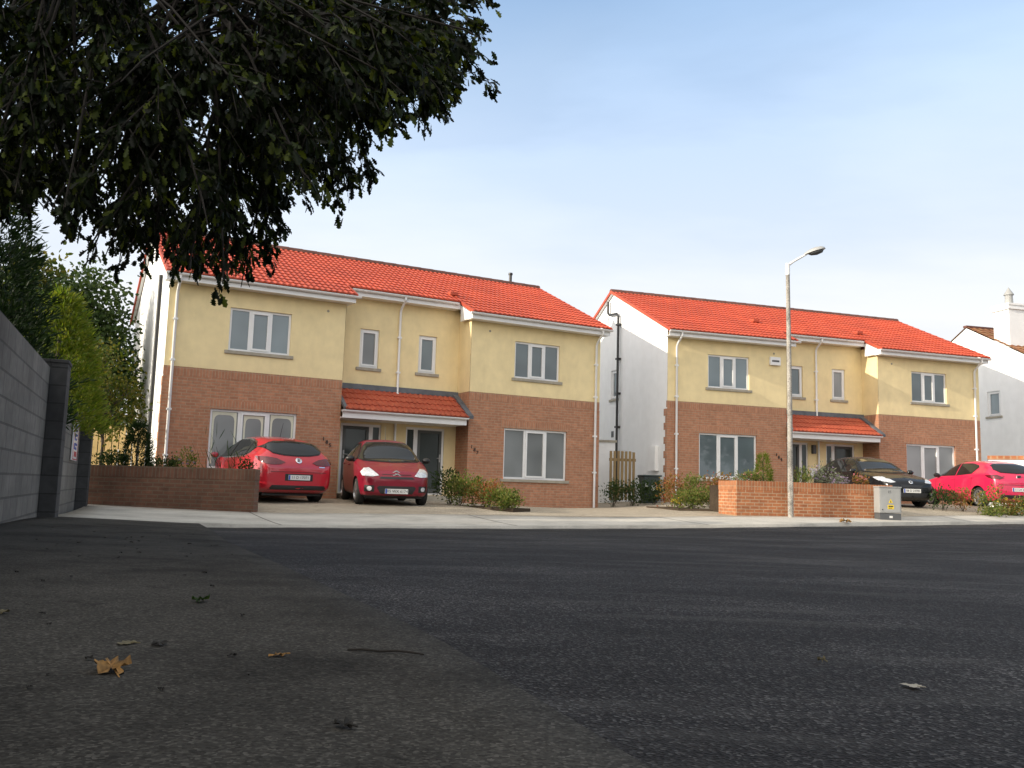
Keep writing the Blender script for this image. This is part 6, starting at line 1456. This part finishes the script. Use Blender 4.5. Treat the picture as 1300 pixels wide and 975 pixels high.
# thin cloud is brighter towards the sun, behind the viewpoint
vd = N.new('ShaderNodeVectorMath'); vd.operation = 'DOT_PRODUCT'; Lk.new(tc.outputs['Generated'], vd.inputs[0]); vd.inputs[1].default_value = (sdir.x * .75, sdir.y * .75 - .45, sdir.z)
mg = N.new('ShaderNodeMapRange'); mg.interpolation_type = 'SMOOTHSTEP'; mg.inputs['From Min'].default_value = -.25; mg.inputs['From Max'].default_value = .9; mg.inputs['To Min'].default_value = 1.04; mg.inputs['To Max'].default_value = 2.3; Lk.new(vd.outputs['Value'], mg.inputs[0])
Lk.new(mg.outputs[0], b2.inputs['Strength'])
n2 = N.new('ShaderNodeTexNoise'); n2.inputs['Scale'].default_value = 1.6; n2.inputs['Detail'].default_value = 6; Lk.new(mp.outputs[0], n2.inputs['Vector'])
r2 = N.new('ShaderNodeValToRGB'); r2.color_ramp.elements[0].position = .35; r2.color_ramp.elements[0].color = (.86, .90, .95, 1); r2.color_ramp.elements[1].position = .60; r2.color_ramp.elements[1].color = (1, 1, 1, 1); Lk.new(n2.outputs['Fac'], r2.inputs['Fac'])
r3 = N.new('ShaderNodeValToRGB'); r3.color_ramp.elements[0].position = .16; r3.color_ramp.elements[0].color = (.98, .985, .99, 1); r3.color_ramp.elements[1].position = .54; r3.color_ramp.elements[1].color = (.52, .77, 1.12, 1); e3 = r3.color_ramp.elements.new(.78); e3.color = (.80, .80, .78, 1); Lk.new(sp.outputs['Z'], r3.inputs['Fac'])
mc = N.new('ShaderNodeMixRGB'); mc.blend_type = 'MULTIPLY'; mc.inputs[0].default_value = 1; Lk.new(r2.outputs[0], mc.inputs[1]); Lk.new(r3.outputs[0], mc.inputs[2]); mw = N.new('ShaderNodeMapRange'); mw.inputs['From Min'].default_value = .0; mw.inputs['From Max'].default_value = .6; Lk.new(vd.outputs['Value'], mw.inputs[0])
mwarm = N.new('ShaderNodeMixRGB'); Lk.new(mw.outputs[0], mwarm.inputs[0]); Lk.new(mc.outputs[0], mwarm.inputs[1]); mwarm.inputs[2].default_value = (1.0, .94, .86, 1); Lk.new(mwarm.outputs[0], b2.inputs['Color'])
ms = N.new('ShaderNodeMixShader'); Lk.new(fac, ms.inputs[0]); Lk.new(b1.outputs[0], ms.inputs[1]); Lk.new(b2.outputs[0], ms.inputs[2]); Lk.new(ms.outputs[0], out.inputs['Surface'])

cam = D.cameras.new('camera'); co = D.objects.new('camera', cam); COL.objects.link(co); SC.camera = co
cam.sensor_width = 36; cam.lens = 36 * 1121 / 1300; cam.clip_start = .05; cam.clip_end = 4000
pch, rol = .119, .0288
fw = Vector((0, math.cos(pch), math.sin(pch))); up0 = Vector((0, -math.sin(pch), math.cos(pch))); rt0 = Vector((1, 0, 0))
# scene turned clockwise in the picture: image right axis lifts towards up
rt = rt0 * math.cos(rol) + up0 * math.sin(rol); upv = -rt0 * math.sin(rol) + up0 * math.cos(rol)
co.matrix_world = Matrix(((rt.x, upv.x, -fw.x, 0), (rt.y, upv.y, -fw.y, 0), (rt.z, upv.z, -fw.z, .44), (0, 0, 0, 1)))
SC.view_settings.view_transform = 'Standard'; SC.view_settings.look = 'None'; SC.view_settings.exposure = 0
SC.cycles.use_denoising = True
SC.cycles.max_bounces = 8; SC.cycles.transparent_max_bounces = 8
